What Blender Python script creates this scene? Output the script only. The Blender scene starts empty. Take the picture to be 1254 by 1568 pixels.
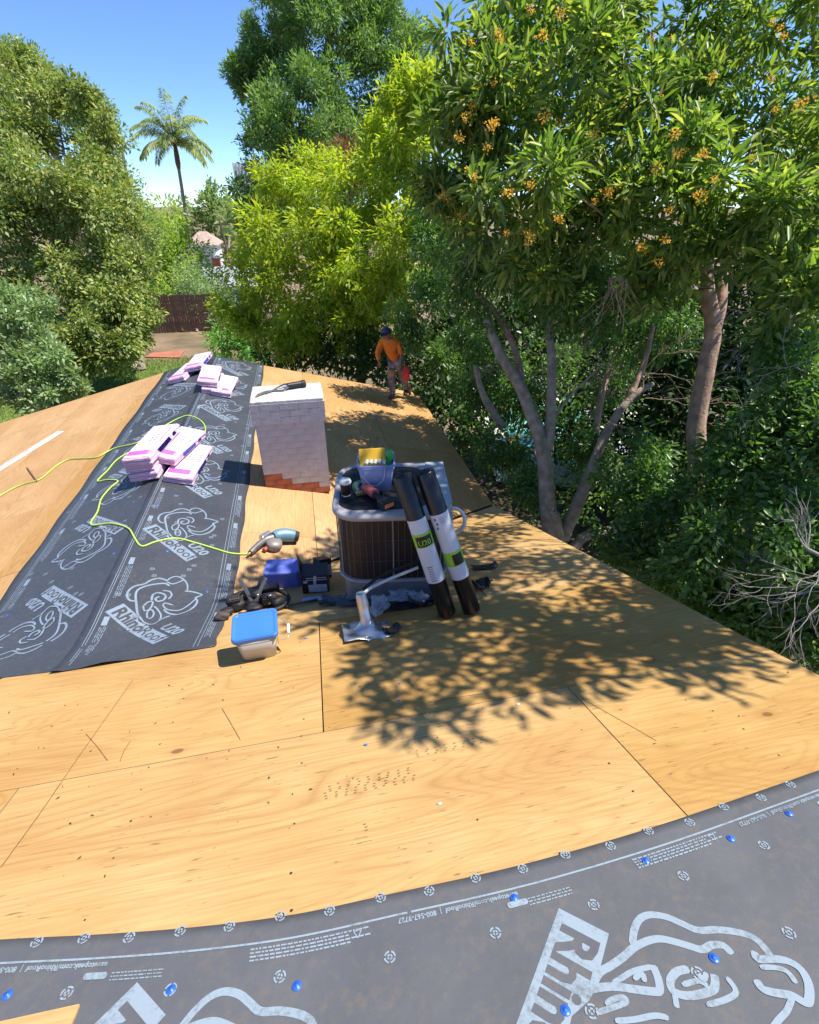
import bpy, bmesh, math, random
import numpy as np
from mathutils import Matrix, Vector, Euler

# ------------------------------------------------------------------ camera, sky, sun, exposure
R = math.radians
scene = bpy.context.scene
PITCH = math.atan2(474, 757)          # camera looks down this far
YAW = R(11.8)                         # and to the right of the long ridge
cam_d = bpy.data.cameras.new('camera'); cam = bpy.data.objects.new('camera', cam_d)
scene.collection.objects.link(cam); scene.camera = cam
cam_d.sensor_fit = 'HORIZONTAL'; cam_d.sensor_width = 36.0
cam_d.lens = 757 / 1254 * 36.0
cam_d.clip_start = 0.05; cam_d.clip_end = 3000
cam.rotation_euler = (math.pi / 2 - PITCH, 0, -YAW)

SUN = Vector((0.47, -0.02, 0.88)).normalized()      # towards the sun
world = bpy.data.worlds.new('World'); scene.world = world; world.use_nodes = True
wn = world.node_tree.nodes; wl = world.node_tree.links
sky = wn.new('ShaderNodeTexSky'); sky.sky_type = 'NISHITA'; sky.sun_disc = False
sky.sun_elevation = math.asin(SUN.z); sky.sun_rotation = math.atan2(SUN.x, SUN.y)
sky.altitude = 2500; sky.air_density = 0.9; sky.dust_density = 0.0; sky.ozone_density = 9.0
wl.new(sky.outputs[0], wn['Background'].inputs[0]); wn['Background'].inputs[1].default_value = 0.118
sun_d = bpy.data.lights.new('sun', 'SUN'); sun_d.energy = 4.0; sun_d.angle = R(0.55); sun_d.color = (1.0, 0.94, 0.84)
sun = bpy.data.objects.new('sun', sun_d); scene.collection.objects.link(sun)
sun.rotation_euler = SUN.to_track_quat('Z', 'Y').to_euler()
vs = scene.view_settings
vs.view_transform = 'Standard'; vs.look = 'None'; vs.gamma = 1.0; vs.exposure = 0.96; vs.use_curve_mapping = False
scene.cycles.max_bounces = 6; scene.cycles.diffuse_bounces = 3; scene.cycles.glossy_bounces = 2
scene.cycles.transmission_bounces = 4; scene.cycles.transparent_max_bounces = 6
scene.cycles.use_denoising = True

# ------------------------------------------------------------------ the site, seen from the camera's place
F = 757.0; cP, sP = math.cos(PITCH), math.sin(PITCH); cY, sY = math.cos(YAW), math.sin(YAW)
H, XR, H0, M1, M2 = 2.48, -1.66, 1.52, 0.364, 0.25      # ridge height, ridge x, near slope, pitches
GZ = -5.9                                               # ground
XE, XW, YF = 2.28, -5.8, 10.07                          # right edge, left eave, far gable
def ray(px, py):
    L = px - 627; u = 784 - py; h = F * cP + u * sP; v = -F * sP + u * cP
    return Vector((L * cY + h * sY, -L * sY + h * cY, v))
def z_near(x, y): return -H0 - M1 * y
def z_far(x, y): return -H - M2 * abs(x - XR)
def deck(x, y): return max(z_near(x, y), z_far(x, y))
def at_deck(px, py):
    r = ray(px, py); lo, hi = 0.0005, 0.05
    for k in range(60):
        m = (lo + hi) / 2
        if r.z * m > deck(r.x * m, r.y * m): lo = m
        else: hi = m
    return r * lo
def at_z(px, py, z): r = ray(px, py); return r * (z / r.z)
def at_y(px, py, y): r = ray(px, py); return r * (y / r.y)
def at_d(px, py, d): return ray(px, py) * (d / F)
def valley(x): return 2.64 + (M2 / M1) * abs(x - XR)
NN = Vector((0, M1, 1)).normalized(); NRt = Vector((M2, 0, 1)).normalized(); NL = Vector((-M2, 0, 1)).normalized()
def deck_normal(x, y):
    if z_near(x, y) > z_far(x, y): return NN
    return NRt if x > XR else NL

# ------------------------------------------------------------------ helpers: objects
C = scene.collection
def tag(o, label=None, cat=None, group=None, kind=None):
    if label: o['label'] = label
    if cat: o['category'] = cat
    if group: o['group'] = group
    if kind: o['kind'] = kind
    return o
def adopt(o, parent, keep=True):
    o.parent = parent
    if keep: o.matrix_parent_inverse = parent.matrix_basis.inverted()
    return o
def thing(name, label, cat, loc=(0, 0, 0), rot=(0, 0, 0), group=None, M=None):
    o = bpy.data.objects.new(name, None); C.objects.link(o); o.empty_display_size = 0.1
    if M is not None: o.matrix_basis = M
    else: o.location = loc; o.rotation_euler = rot
    return tag(o, label, cat, group)
def frame(loc, xdir, normal):
    z = Vector(normal).normalized(); x = Vector(xdir); x = (x - z * x.dot(z)).normalized(); y = z.cross(x)
    return Matrix(((x.x, y.x, z.x, loc[0]), (x.y, y.y, z.y, loc[1]), (x.z, y.z, z.z, loc[2]), (0, 0, 0, 1)))
def on_deck(px, py, ang=0.0, lift=0.0, level=False):
    p = at_deck(px, py); n = Vector((0, 0, 1)) if level else deck_normal(p.x, p.y)
    return frame(p + n * lift, (math.cos(ang), math.sin(ang), 0), n)
def obj_from(name, me, parent=None, M=None, keep=False):
    o = bpy.data.objects.new(name, me); C.objects.link(o)
    if M is not None: o.matrix_basis = M
    if parent is not None: adopt(o, parent, keep)
    return o
def copy_tree(o, parent=None):
    c = o.copy(); C.objects.link(c)
    if parent is not None: c.parent = parent
    for ch in [x for x in bpy.data.objects if x.parent == o]: copy_tree(ch, c)
    return c

class MB:
    def __init__(s): s.v = []; s.f = []; s.m = []; s.sm = []; s.T = Matrix()
    def add(s, vs_, fs, mi=0, smooth=False):
        b = len(s.v)
        for p in vs_: s.v.append(tuple(s.T @ Vector(p)))
        for f in fs: s.f.append(tuple(b + i for i in f)); s.m.append(mi); s.sm.append(smooth)
        return s
    def box(s, c, d, mi=0, rot=None, taper=1.0):
        x, y, z = d[0] / 2, d[1] / 2, d[2] / 2
        vv = [Vector((i * x * (taper if k < 0 else 1), j * y * (taper if k < 0 else 1), k * z)) for k in (-1, 1) for j in (-1, 1) for i in (-1, 1)]
        if rot is not None:
            e = Euler(rot).to_matrix(); vv = [e @ q for q in vv]
        vv = [q + Vector(c) for q in vv]
        return s.add(vv, [(0, 2, 3, 1), (4, 5, 7, 6), (0, 1, 5, 4), (2, 6, 7, 3), (0, 4, 6, 2), (1, 3, 7, 5)], mi)
    def prism(s, pts, z0, z1, mi=0, scale0=1.0):
        n = len(pts)
        vv = [(p[0] * scale0, p[1] * scale0, z0) for p in pts] + [(p[0], p[1], z1) for p in pts]
        fs = [tuple(range(n))[::-1], tuple(range(n, 2 * n))] + [(i, (i + 1) % n, n + (i + 1) % n, n + i) for i in range(n)]
        return s.add(vv, fs, mi)
    def tube(s, pts, rad, n=8, mi=0, caps=True, smooth=True):
        pts = [Vector(p) for p in pts]; k = len(pts)
        if not hasattr(rad, '__len__'): rad = [rad] * k
        vv = []; prev = None
        for i in range(k):
            t = (pts[min(i + 1, k - 1)] - pts[max(i - 1, 0)])
            t = t.normalized() if t.length > 1e-9 else Vector((0, 0, 1))
            a = Vector((0, 0, 1)) if abs(t.z) < 0.95 else Vector((1, 0, 0))
            u = (prev - t * prev.dot(t)) if prev is not None else t.cross(a)
            if u.length < 1e-6: u = t.cross(a)
            u.normalize(); w = t.cross(u); prev = u
            for j in range(n):
                an = 2 * math.pi * j / n
                vv.append(pts[i] + (u * math.cos(an) + w * math.sin(an)) * rad[i])
        fs = [(i * n + j, i * n + (j + 1) % n, (i + 1) * n + (j + 1) % n, (i + 1) * n + j) for i in range(k - 1) for j in range(n)]
        s.add(vv, fs, mi, smooth)
        if caps:
            s.add(vv[:n], [tuple(range(n))[::-1]], mi); s.add(vv[-n:], [tuple(range(n))], mi)
        return s
    def lathe(s, prof, n=24, c=(0, 0, 0), mi=0, smooth=True):
        vv = [(c[0] + r * math.cos(2 * math.pi * j / n), c[1] + r * math.sin(2 * math.pi * j / n), c[2] + z) for r, z in prof for j in range(n)]
        k = len(prof)
        s.add(vv, [(i * n + j, i * n + (j + 1) % n, (i + 1) * n + (j + 1) % n, (i + 1) * n + j) for i in range(k - 1) for j in range(n)], mi, smooth)
        return s
    def ribbon(s, pts, w, mi=0, z=0.0):
        k = len(pts); P = [Vector((p[0], p[1], 0)) for p in pts]; vv = []
        for i in range(k):
            t = (P[min(i + 1, k - 1)] - P[max(i - 1, 0)]).normalized(); nn = Vector((-t.y, t.x, 0))
            ww = w / 2 * (0.55 if i in (0, k - 1) else 1.0)
            vv += [P[i] + nn * ww + Vector((0, 0, z)), P[i] - nn * ww + Vector((0, 0, z))]
        return s.add(vv, [(2 * i + 1, 2 * i + 3, 2 * i + 2, 2 * i) for i in range(k - 1)], mi)
    def mesh(s, name, mats):
        me = bpy.data.meshes.new(name); me.from_pydata(s.v, [], s.f)
        for m_ in (mats if isinstance(mats, (list, tuple)) else [mats]): me.materials.append(m_)
        me.polygons.foreach_set('material_index', s.m); me.polygons.foreach_set('use_smooth', s.sm); me.update()
        return me
    def build(s, name, mats, parent=None, keep=False, bevel=0, M=None):
        o = obj_from(name, s.mesh(name, mats), parent, M, keep)
        if bevel:
            b = o.modifiers.new('bevel', 'BEVEL'); b.width = bevel; b.segments = 2; b.limit_method = 'ANGLE'; b.angle_limit = R(40)
        return o
def smooth_path(pts, sub=8):
    P = [Vector(p) for p in pts]; out = []
    for i in range(len(P) - 1):
        a, b, c, d = P[max(i - 1, 0)], P[i], P[i + 1], P[min(i + 2, len(P) - 1)]
        for k in range(sub):
            t = k / sub
            out.append(0.5 * ((2 * b) + (c - a) * t + (2 * a - 5 * b + 4 * c - d) * t * t + (3 * b - a - 3 * c + d) * t ** 3))
    return out + [P[-1]]
def rounded(w, d, r, n=5):
    out = []
    for cx, cy, a0 in ((w / 2 - r, d / 2 - r, 0), (-w / 2 + r, d / 2 - r, 90), (-w / 2 + r, -d / 2 + r, 180), (w / 2 - r, -d / 2 + r, 270)):
        for k in range(n + 1):
            a = R(a0 + 90 * k / n); out.append((cx + r * math.cos(a), cy + r * math.sin(a)))
    return out
_txt = {}
def text_geo(body, size, bold=0.0, align='LEFT', shear=0.0, space=1.0):
    key = (body, size, bold, align, shear, space)
    if key in _txt: return _txt[key]
    cu = bpy.data.curves.new('text', 'FONT'); cu.body = body; cu.size = size; cu.offset = bold; cu.align_x = align
    cu.shear = shear; cu.space_character = space; cu.resolution_u = 2
    o = bpy.data.objects.new('text', cu); C.objects.link(o)
    dg = bpy.context.evaluated_depsgraph_get(); me = bpy.data.meshes.new_from_object(o.evaluated_get(dg))
    out = ([tuple(v.co) for v in me.vertices], [tuple(p.vertices) for p in me.polygons])
    bpy.data.objects.remove(o); bpy.data.curves.remove(cu); bpy.data.meshes.remove(me)
    _txt[key] = out; return out
def put_text(mb, body, size, M, bold=0.0, mi=0, **k):
    v, f = text_geo(body, size, bold, **k); T = mb.T; mb.T = T @ M; mb.add(v, f, mi); mb.T = T

# ------------------------------------------------------------------ helpers: materials
def new_mat(name):
    m = bpy.data.materials.new(name); m.use_nodes = True
    return m, m.node_tree.nodes, m.node_tree.links, m.node_tree.nodes['Principled BSDF']
def mat(name, col, rough=0.6, metal=0.0, var=0.15, scale=6.0, bump=0.0, bscale=60.0, spec=0.5, alpha=1.0, trans=0.0):
    m, n, l, b = new_mat(name)
    tc = n.new('ShaderNodeTexCoord'); no = n.new('ShaderNodeTexNoise'); no.inputs['Scale'].default_value = scale; no.inputs['Detail'].default_value = 5
    l.new(tc.outputs['Object'], no.inputs['Vector'])
    mx = n.new('ShaderNodeMix'); mx.data_type = 'RGBA'
    mx.inputs[6].default_value = (*[c * (1 - var) for c in col], 1); mx.inputs[7].default_value = (*[min(1, c * (1 + var)) for c in col], 1)
    cr = n.new('ShaderNodeMapRange'); cr.inputs[1].default_value = 0.3; cr.inputs[2].default_value = 0.7
    l.new(no.outputs[0], cr.inputs[0]); l.new(cr.outputs[0], mx.inputs[0]); l.new(mx.outputs[2], b.inputs['Base Color'])
    b.inputs['Roughness'].default_value = rough; b.inputs['Metallic'].default_value = metal
    b.inputs['Specular IOR Level'].default_value = spec; b.inputs['Alpha'].default_value = alpha
    b.inputs['Transmission Weight'].default_value = trans
    if bump:
        n2 = n.new('ShaderNodeTexNoise'); n2.inputs['Scale'].default_value = bscale; n2.inputs['Detail'].default_value = 4
        l.new(tc.outputs['Object'], n2.inputs['Vector'])
        bp = n.new('ShaderNodeBump'); bp.inputs['Strength'].default_value = bump; bp.inputs['Distance'].default_value = 0.02
        l.new(n2.outputs[0], bp.inputs['Height']); l.new(bp.outputs[0], b.inputs['Normal'])
    return m
def ramp(n, stops):
    r = n.new('ShaderNodeValToRGB'); e = r.color_ramp.elements
    while len(e) > 1: e.remove(e[-1])
    e[0].position = stops[0][0]; e[0].color = (*stops[0][1], 1)
    for p, c in stops[1:]:
        x = e.new(p); x.color = (*c, 1)
    return r
def mathn(n, l, op, a, b=None, clamp=False):
    x = n.new('ShaderNodeMath'); x.operation = op; x.use_clamp = clamp
    for i, q in enumerate((a, b)):
        if q is None: continue
        if isinstance(q, (int, float)): x.inputs[i].default_value = q
        else: l.new(q, x.inputs[i])
    return x.outputs[0]
def mixc(n, l, fac, a, b, blend='MIX'):
    x = n.new('ShaderNodeMix'); x.data_type = 'RGBA'; x.blend_type = blend
    for i, q in ((0, fac), (6, a), (7, b)):
        if isinstance(q, (int, float)): x.inputs[i].default_value = q
        elif isinstance(q, tuple): x.inputs[i].default_value = (*q, 1)
        else: l.new(q, x.inputs[i])
    return x.outputs[2]

def plywood(name, c_lo, c_mid, c_hi, dirt=0.6):
    m, n, l, b = new_mat(name)
    tc = n.new('ShaderNodeTexCoord'); oi = n.new('ShaderNodeObjectInfo')
    off = n.new('ShaderNodeCombineXYZ'); l.new(mathn(n, l, 'MULTIPLY', oi.outputs['Random'], 37.0), off.inputs[0]); l.new(mathn(n, l, 'MULTIPLY', oi.outputs['Random'], 91.0), off.inputs[1])
    va = n.new('ShaderNodeVectorMath'); va.operation = 'ADD'; l.new(tc.outputs['Object'], va.inputs[0]); l.new(off.outputs[0], va.inputs[1])
    def noise(sx, sy, sc, det=4, rough=0.55, dist=0.0):
        mp = n.new('ShaderNodeMapping'); mp.inputs['Scale'].default_value = (sx, sy, 1); l.new(va.outputs[0], mp.inputs['Vector'])
        t = n.new('ShaderNodeTexNoise'); t.inputs['Scale'].default_value = sc; t.inputs['Detail'].default_value = det
        t.inputs['Roughness'].default_value = rough; t.inputs['Distortion'].default_value = dist
        l.new(mp.outputs[0], t.inputs['Vector']); return t.outputs[0]
    # cathedral figure: contour lines of a stretched field
    fld = noise(0.42, 2.1, 1.15, 2.0, 0.42, 0.35)
    bands = mathn(n, l, 'FRACT', mathn(n, l, 'MULTIPLY', fld, 30.0))
    bands = mathn(n, l, 'POWER', mathn(n, l, 'ABSOLUTE', mathn(n, l, 'SUBTRACT', mathn(n, l, 'MULTIPLY', bands, 2.0), 1.0)), 2.6)
    patch = noise(0.5, 1.3, 1.3, 2)
    band_amt = mathn(n, l, 'MULTIPLY', bands, mathn(n, l, 'MULTIPLY', mathn(n, l, 'SUBTRACT', patch, 0.28, True), 1.9), True)
    streak = noise(1.2, 34, 2.4, 6, 0.65)
    big = noise(1, 1.6, 1.1, 3)
    base = ramp(n, [(0.30, c_lo), (0.52, c_mid), (0.74, c_hi)]); l.new(big, base.inputs[0])
    col = mixc(n, l, mathn(n, l, 'MULTIPLY', band_amt, 0.66), base.outputs[0], tuple(0.66 * c for c in c_lo[:1]) + (0.60 * c_lo[1], 0.46 * c_lo[2]))
    st = n.new('ShaderNodeMapRange'); st.inputs[1].default_value = 0.42; st.inputs[2].default_value = 0.70; st.inputs[3].default_value = 0.0; st.inputs[4].default_value = 0.42
    l.new(streak, st.inputs[0]); col = mixc(n, l, st.outputs[0], col, (c_lo[0] * 0.62, c_lo[1] * 0.52, c_lo[2] * 0.42))
    # small dark splits and dirt lying along the grain
    sp = noise(3.2, 26, 3.0, 3, 0.6); gate = noise(1.0, 2.0, 2.2, 2)
    d1 = n.new('ShaderNodeMapRange'); d1.inputs[1].default_value = 0.635; d1.inputs[2].default_value = 0.675; l.new(sp, d1.inputs[0])
    d2 = n.new('ShaderNodeMapRange'); d2.inputs[1].default_value = 0.40; d2.inputs[2].default_value = 0.52; l.new(gate, d2.inputs[0])
    col = mixc(n, l, mathn(n, l, 'MULTIPLY', mathn(n, l, 'MULTIPLY', d1.outputs[0], d2.outputs[0]), dirt), col, (0.10, 0.055, 0.025))
    # knots
    mp = n.new('ShaderNodeMapping'); mp.inputs['Scale'].default_value = (2.2, 3.6, 1); l.new(va.outputs[0], mp.inputs['Vector'])
    vo = n.new('ShaderNodeTexVoronoi'); vo.inputs['Scale'].default_value = 1.0; l.new(mp.outputs[0], vo.inputs['Vector'])
    sepc = n.new('ShaderNodeSeparateColor'); l.new(vo.outputs['Color'], sepc.inputs[0])
    rad = mathn(n, l, 'MULTIPLY', mathn(n, l, 'SUBTRACT', sepc.outputs[0], 0.55, True), 0.16)
    kn = n.new('ShaderNodeMapRange'); kn.inputs[1].default_value = 0.0; kn.inputs[2].default_value = 0.018
    l.new(mathn(n, l, 'SUBTRACT', rad, vo.outputs['Distance']), kn.inputs[0])
    col = mixc(n, l, mathn(n, l, 'MULTIPLY', kn.outputs[0], 0.85), col, (0.13, 0.06, 0.03))
    halo = n.new('ShaderNodeMapRange'); halo.inputs[1].default_value = -0.10; halo.inputs[2].default_value = 0.02
    l.new(mathn(n, l, 'SUBTRACT', rad, vo.outputs['Distance']), halo.inputs[0])
    hg = mathn(n, l, 'MULTIPLY', halo.outputs[0], mathn(n, l, 'GREATER_THAN', rad, 0.01))
    col = mixc(n, l, mathn(n, l, 'MULTIPLY', hg, 0.35), col, (c_lo[0] * 0.7, c_lo[1] * 0.55, c_lo[2] * 0.4))
    hv = n.new('ShaderNodeHueSaturation'); l.new(col, hv.inputs['Color'])
    hr = n.new('ShaderNodeMapRange'); hr.inputs[3].default_value = 0.90; hr.inputs[4].default_value = 1.10; l.new(oi.outputs['Random'], hr.inputs[0]); l.new(hr.outputs[0], hv.inputs['Value'])
    hs = n.new('ShaderNodeMapRange'); hs.inputs[3].default_value = 1.05; hs.inputs[4].default_value = 0.90; l.new(oi.outputs['Random'], hs.inputs[0]); l.new(hs.outputs[0], hv.inputs['Saturation'])
    l.new(hv.outputs[0], b.inputs['Base Color']); b.inputs['Roughness'].default_value = 0.72; b.inputs['Specular IOR Level'].default_value = 0.25
    bp = n.new('ShaderNodeBump'); bp.inputs['Strength'].default_value = 0.25; bp.inputs['Distance'].default_value = 0.004
    l.new(streak, bp.inputs['Height']); l.new(bp.outputs[0], b.inputs['Normal'])
    return m
def leaf_mat(name, cols, rough=0.42, transl=0.35, tr_col=None, spec=0.45):
    m, n, l, b = new_mat(name)
    g = n.new('ShaderNodeNewGeometry'); k = len(cols)
    r = ramp(n, [(i / max(1, k - 1), c) for i, c in enumerate(cols)]); l.new(g.outputs['Random Per Island'], r.inputs[0])
    tc = n.new('ShaderNodeTexCoord'); no = n.new('ShaderNodeTexNoise'); no.inputs['Scale'].default_value = 0.9; no.inputs['Detail'].default_value = 2; l.new(tc.outputs['Object'], no.inputs['Vector'])
    mr = n.new('ShaderNodeMapRange'); mr.inputs[1].default_value = 0.3; mr.inputs[2].default_value = 0.7; mr.inputs[3].default_value = 0.80; mr.inputs[4].default_value = 1.22; l.new(no.outputs[0], mr.inputs[0])
    hv = n.new('ShaderNodeHueSaturation'); l.new(r.outputs[0], hv.inputs['Color']); l.new(mr.outputs[0], hv.inputs['Value'])
    l.new(hv.outputs[0], b.inputs['Base Color']); b.inputs['Roughness'].default_value = rough; b.inputs['Specular IOR Level'].default_value = spec
    t = n.new('ShaderNodeBsdfTranslucent')
    tcol = mixc(n, l, 1.0, hv.outputs[0], tr_col or (1.5, 1.6, 0.6), 'MULTIPLY'); l.new(tcol, t.inputs[0])
    mx = n.new('ShaderNodeMixShader'); mx.inputs[0].default_value = transl
    l.new(b.outputs[0], mx.inputs[1]); l.new(t.outputs[0], mx.inputs[2]); l.new(mx.outputs[0], n['Material Output'].inputs[0])
    return m
def bark(name, c, spots=0.3):
    m = mat(name, c, 0.85, var=0.35, scale=9, bump=0.5, bscale=35, spec=0.2); return m
def shingle_like(name, c):
    return mat(name, c, 0.9, var=0.25, scale=3, spec=0.2)

# ------------------------------------------------------------------ helpers: foliage
def _norm(a): return a / np.maximum(np.linalg.norm(a, axis=1, keepdims=True), 1e-9)
def leaf_mesh(name, material, base, d, nrm, L, W, cheap=False):
    n = len(base); side = _norm(np.cross(d, nrm)); up = np.cross(side, d); L = L[:, None]; W = W[:, None]
    if cheap:
        pts = np.stack([base, base + d * L * 0.45 + side * W * 0.5 + up * W * 0.12, base + d * L - up * L * 0.10, base + d * L * 0.45 - side * W * 0.5 + up * W * 0.12], 1)
        idx = np.array([0, 1, 2, 3]); per = 4; loops = (np.arange(n)[:, None] * 4 + idx[None]).ravel(); nf = n
    else:
        pts = np.stack([base, base + d * L * 0.28 + side * W * 0.42 + up * W * 0.16, base + d * L * 0.66 + side * W * 0.40 + up * W * 0.12 - up * L * 0.04,
                        base + d * L - up * L * 0.16, base + d * L * 0.66 - side * W * 0.40 + up * W * 0.12 - up * L * 0.04, base + d * L * 0.28 - side * W * 0.42 + up * W * 0.16], 1)
        idx = np.array([0, 1, 2, 3, 0, 3, 4, 5]); per = 6; loops = (np.arange(n)[:, None] * 6 + idx[None]).ravel(); nf = 2 * n
    me = bpy.data.meshes.new(name); v = pts.reshape(-1, 3)
    me.vertices.add(len(v)); me.vertices.foreach_set('co', v.astype(np.float32).ravel())
    me.loops.add(len(loops)); me.loops.foreach_set('vertex_index', loops.astype(np.int32))
    me.polygons.add(nf); me.polygons.foreach_set('loop_start', np.arange(nf, dtype=np.int32) * 4); me.polygons.foreach_set('loop_total', np.full(nf, 4, np.int32))
    me.update(); me.materials.append(material); return me
def foliage(name, material, lobes, L, W, seed, cov=1.5, per=26, tuft=0.22, droop=0.3, up=0.25, cheap=False, inner=0.55, lie=0.6, clump=0):
    rng = np.random.default_rng(seed); B = []; D = []; N = []; LL = []
    if clump:
        new = []
        for c, r in lobes:
            r = float(np.mean(r)); kk = clump
            for q in _norm(rng.normal(size=(kk, 3)) + np.array([0, -.25, .15])): new.append((np.array(c) + q * r * rng.uniform(.40, 1.10), r * (1.1 / kk ** .5) * rng.uniform(.55, 1.3)))
        lobes = new
    for c, r in lobes:
        c = np.array(c); r = np.array(r if hasattr(r, '__len__') else (r, r, r * 0.92)); rm = float(np.mean(r))
        nl = int(cov * 4 * math.pi * rm * rm / (L * W * 0.6)); nt = max(6, nl // per)
        q = _norm(rng.normal(size=(nt, 3))); rad = inner + (1 - inner) * rng.random((nt, 1)) ** 0.6
        rad *= 1 + 0.16 * rng.normal(size=(nt, 1))
        tc = c + q * r * rad
        ax = _norm(q * 0.9 + rng.normal(size=(nt, 3)) * 0.35 + np.array([0, 0, up]))
        ti = np.repeat(np.arange(nt), per); m = len(ti)
        o = _norm(rng.normal(size=(m, 3))) * (tuft * rng.random((m, 1)) ** 0.5)
        o += ax[ti] * (rng.random((m, 1)) - 0.3) * tuft * 0.9
        d = _norm(_norm(o) * 0.7 + ax[ti] * 0.75 + rng.normal(size=(m, 3)) * 0.35 + np.array([0, 0, -droop]))
        nr = _norm(ax[ti] * 0.5 + np.array([0, 0, lie]) + rng.normal(size=(m, 3)) * 0.45)
        B.append(tc[ti] + o); D.append(d); N.append(nr); LL.append(L * (0.5 + 0.8 * rng.random(m)))
    B = np.concatenate(B); D = np.concatenate(D); N = np.concatenate(N); LL = np.concatenate(LL)
    return leaf_mesh(name, material, B, D, N, LL, LL * (W / L), cheap)
def lobes_px(rows, seed=0, dj=0.0):
    rr = random.Random(seed)
    return [(tuple(at_d(px, py, d * (1 + dj * (rr.random() - 0.5)))), rp * d / F) for px, py, d, rp in rows]
def limb_path(a, b, rr, n=5, wob=0.06, sag=0.0):
    a, b = Vector(a), Vector(b); ln = (b - a).length; out = []
    for i in range(n + 1):
        t = i / n; p = a.lerp(b, t)
        if 0 < i < n: p += Vector((rr.uniform(-1, 1), rr.uniform(-1, 1), rr.uniform(-1, 1))) * wob * ln
        p.z += sag * ln * math.sin(math.pi * t); out.append(p)
    return smooth_path(out, 3)
def taper(a, b, n): return [a + (b - a) * (i / (n - 1)) for i in range(n)]
def make_tree(name, label, cat, base, top, r0, lobes, leafmat, barkmat, L, W, seed, group=None, limbs=True, r_top=None, limb_r=0.05, trunk_pts=None, **kw):
    rr = random.Random(seed); base = Vector(base); top = Vector(top)
    t = thing(name, label, cat, base, group=group)
    mb = MB(); pts = trunk_pts and smooth_path(trunk_pts, 4) or limb_path(base, top, rr, 4, 0.03)
    mb.tube(pts, taper(r0, r_top or r0 * 0.45, len(pts)), 8)
    if limbs:
        for c, r in lobes:
            k = min(range(len(pts)), key=lambda i: (pts[i] - Vector(c)).length + (0 if pts[i].z < c[2] - 0.2 else 3) + 0.05 * (len(pts) - i))
            p = limb_path(pts[k], c, rr, 4, 0.07, -0.03); mb.tube(p, taper(limb_r, limb_r * 0.25, len(p)), 5, caps=False)
    mb.build('trunk', barkmat, t, keep=True)
    me = foliage('crown', leafmat, lobes, L, W, seed, **kw)
    obj_from('crown', me, t, keep=True)
    return t
def twigs(mb, p, d, ln, r, depth, rr, spread=0.6, grav=0.0, curl=0.35, n=4):
    pts = [Vector(p)]; d = Vector(d).normalized(); k = 5
    for i in range(k):
        d = (d + Vector((rr.uniform(-1, 1), rr.uniform(-1, 1), rr.uniform(-1, 1))) * curl * 0.5 + Vector((0, 0, -grav))).normalized()
        pts.append(pts[-1] + d * ln / k)
    mb.tube(pts, taper(r, r * 0.55, len(pts)), n, caps=False)
    if depth <= 0: return
    for j in range(rr.choice((2, 3))):
        q = pts[rr.randint(2, k)]; e = (d + Vector((rr.uniform(-1, 1), rr.uniform(-1, 1), rr.uniform(-1, 1))) * spread).normalized()
        twigs(mb, q, e, ln * rr.uniform(0.55, 0.85), r * 0.6, depth - 1, rr, spread, grav, curl, n)

# ------------------------------------------------------------------ materials
M_PLY = plywood('plywood_fir', (0.450, 0.252, 0.082), (0.525, 0.325, 0.118), (0.59, 0.392, 0.165))
M_PLY2 = plywood('plywood_weathered', (0.455, 0.252, 0.095), (0.525, 0.312, 0.128), (0.58, 0.362, 0.165), 0.5)
M_DARK = mat('attic_shade_dark', (0.035, 0.025, 0.018), 0.9)  # attic shade painted as a dark colour, seen through the valley gap
M_PLYEDGE = mat('plywood_edge', (0.45, 0.29, 0.15), 0.85)
M_STUCCO = mat('stucco', (0.55, 0.50, 0.42), 0.95, bump=0.3)
M_FASCIA = mat('fascia_paint', (0.30, 0.25, 0.20), 0.8)
M_GROUND = mat('ground_soil', (0.20, 0.145, 0.085), 0.95, var=0.45, scale=0.6, bump=0.4, bscale=8)
M_LITTER = mat('leaf_litter', (0.070, 0.052, 0.032), 0.95, var=0.5, scale=5, bump=0.5, bscale=30)
M_BARK_G = bark('bark_grey', (0.33, 0.27, 0.20)); M_BARK_B = bark('bark_brown', (0.19, 0.115, 0.075)); M_BARK_P = bark('bark_pinkish', (0.36, 0.24, 0.17))
M_TWIG = mat('bare_twig', (0.27, 0.25, 0.23), 0.85, var=0.3, scale=20); M_TWIGB = mat('dry_vine', (.38, .28, .20), 0.9, var=0.3, scale=20)
M_WHITE = mat('white_paint', (0.74, 0.74, 0.72), 0.6, var=0.06); M_BLACKP = mat('black_plastic', (0.012, 0.012, 0.014), 0.45, var=0.3)
M_RUBBER = mat('black_rubber', (0.018, 0.018, 0.02), 0.65, var=0.3)
M_METAL = mat('galvanised_steel', (0.58, 0.60, 0.62), 0.34, 0.85, var=0.16, scale=14, bump=0.15, bscale=20)

# ------------------------------------------------------------------ ground
mb = MB(); gy = [(-500, 0), (34, 0), (44, -1.6), (60, -3.6), (1500, -3.6)]         # the land falls away beyond the fence
mb.add([(x, y, GZ + dz) for y, dz in gy for x in (-900, 900)], [(2 * i, 2 * i + 1, 2 * i + 3, 2 * i + 2) for i in range(4)])
tag(mb.build('ground', M_GROUND), 'bare brown soil of the yards around the house', 'ground', kind='structure')
mb = MB(); mb.add([(1.6, -4, GZ + .004), (11, -4, GZ + .004), (12, 13, GZ + .004), (0.5, 13, GZ + .004)], [(0, 1, 2, 3)])
tag(mb.build('ground_under_trees', M_LITTER), 'dark leaf litter under the trees beside the roof', 'ground', kind='structure')

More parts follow.
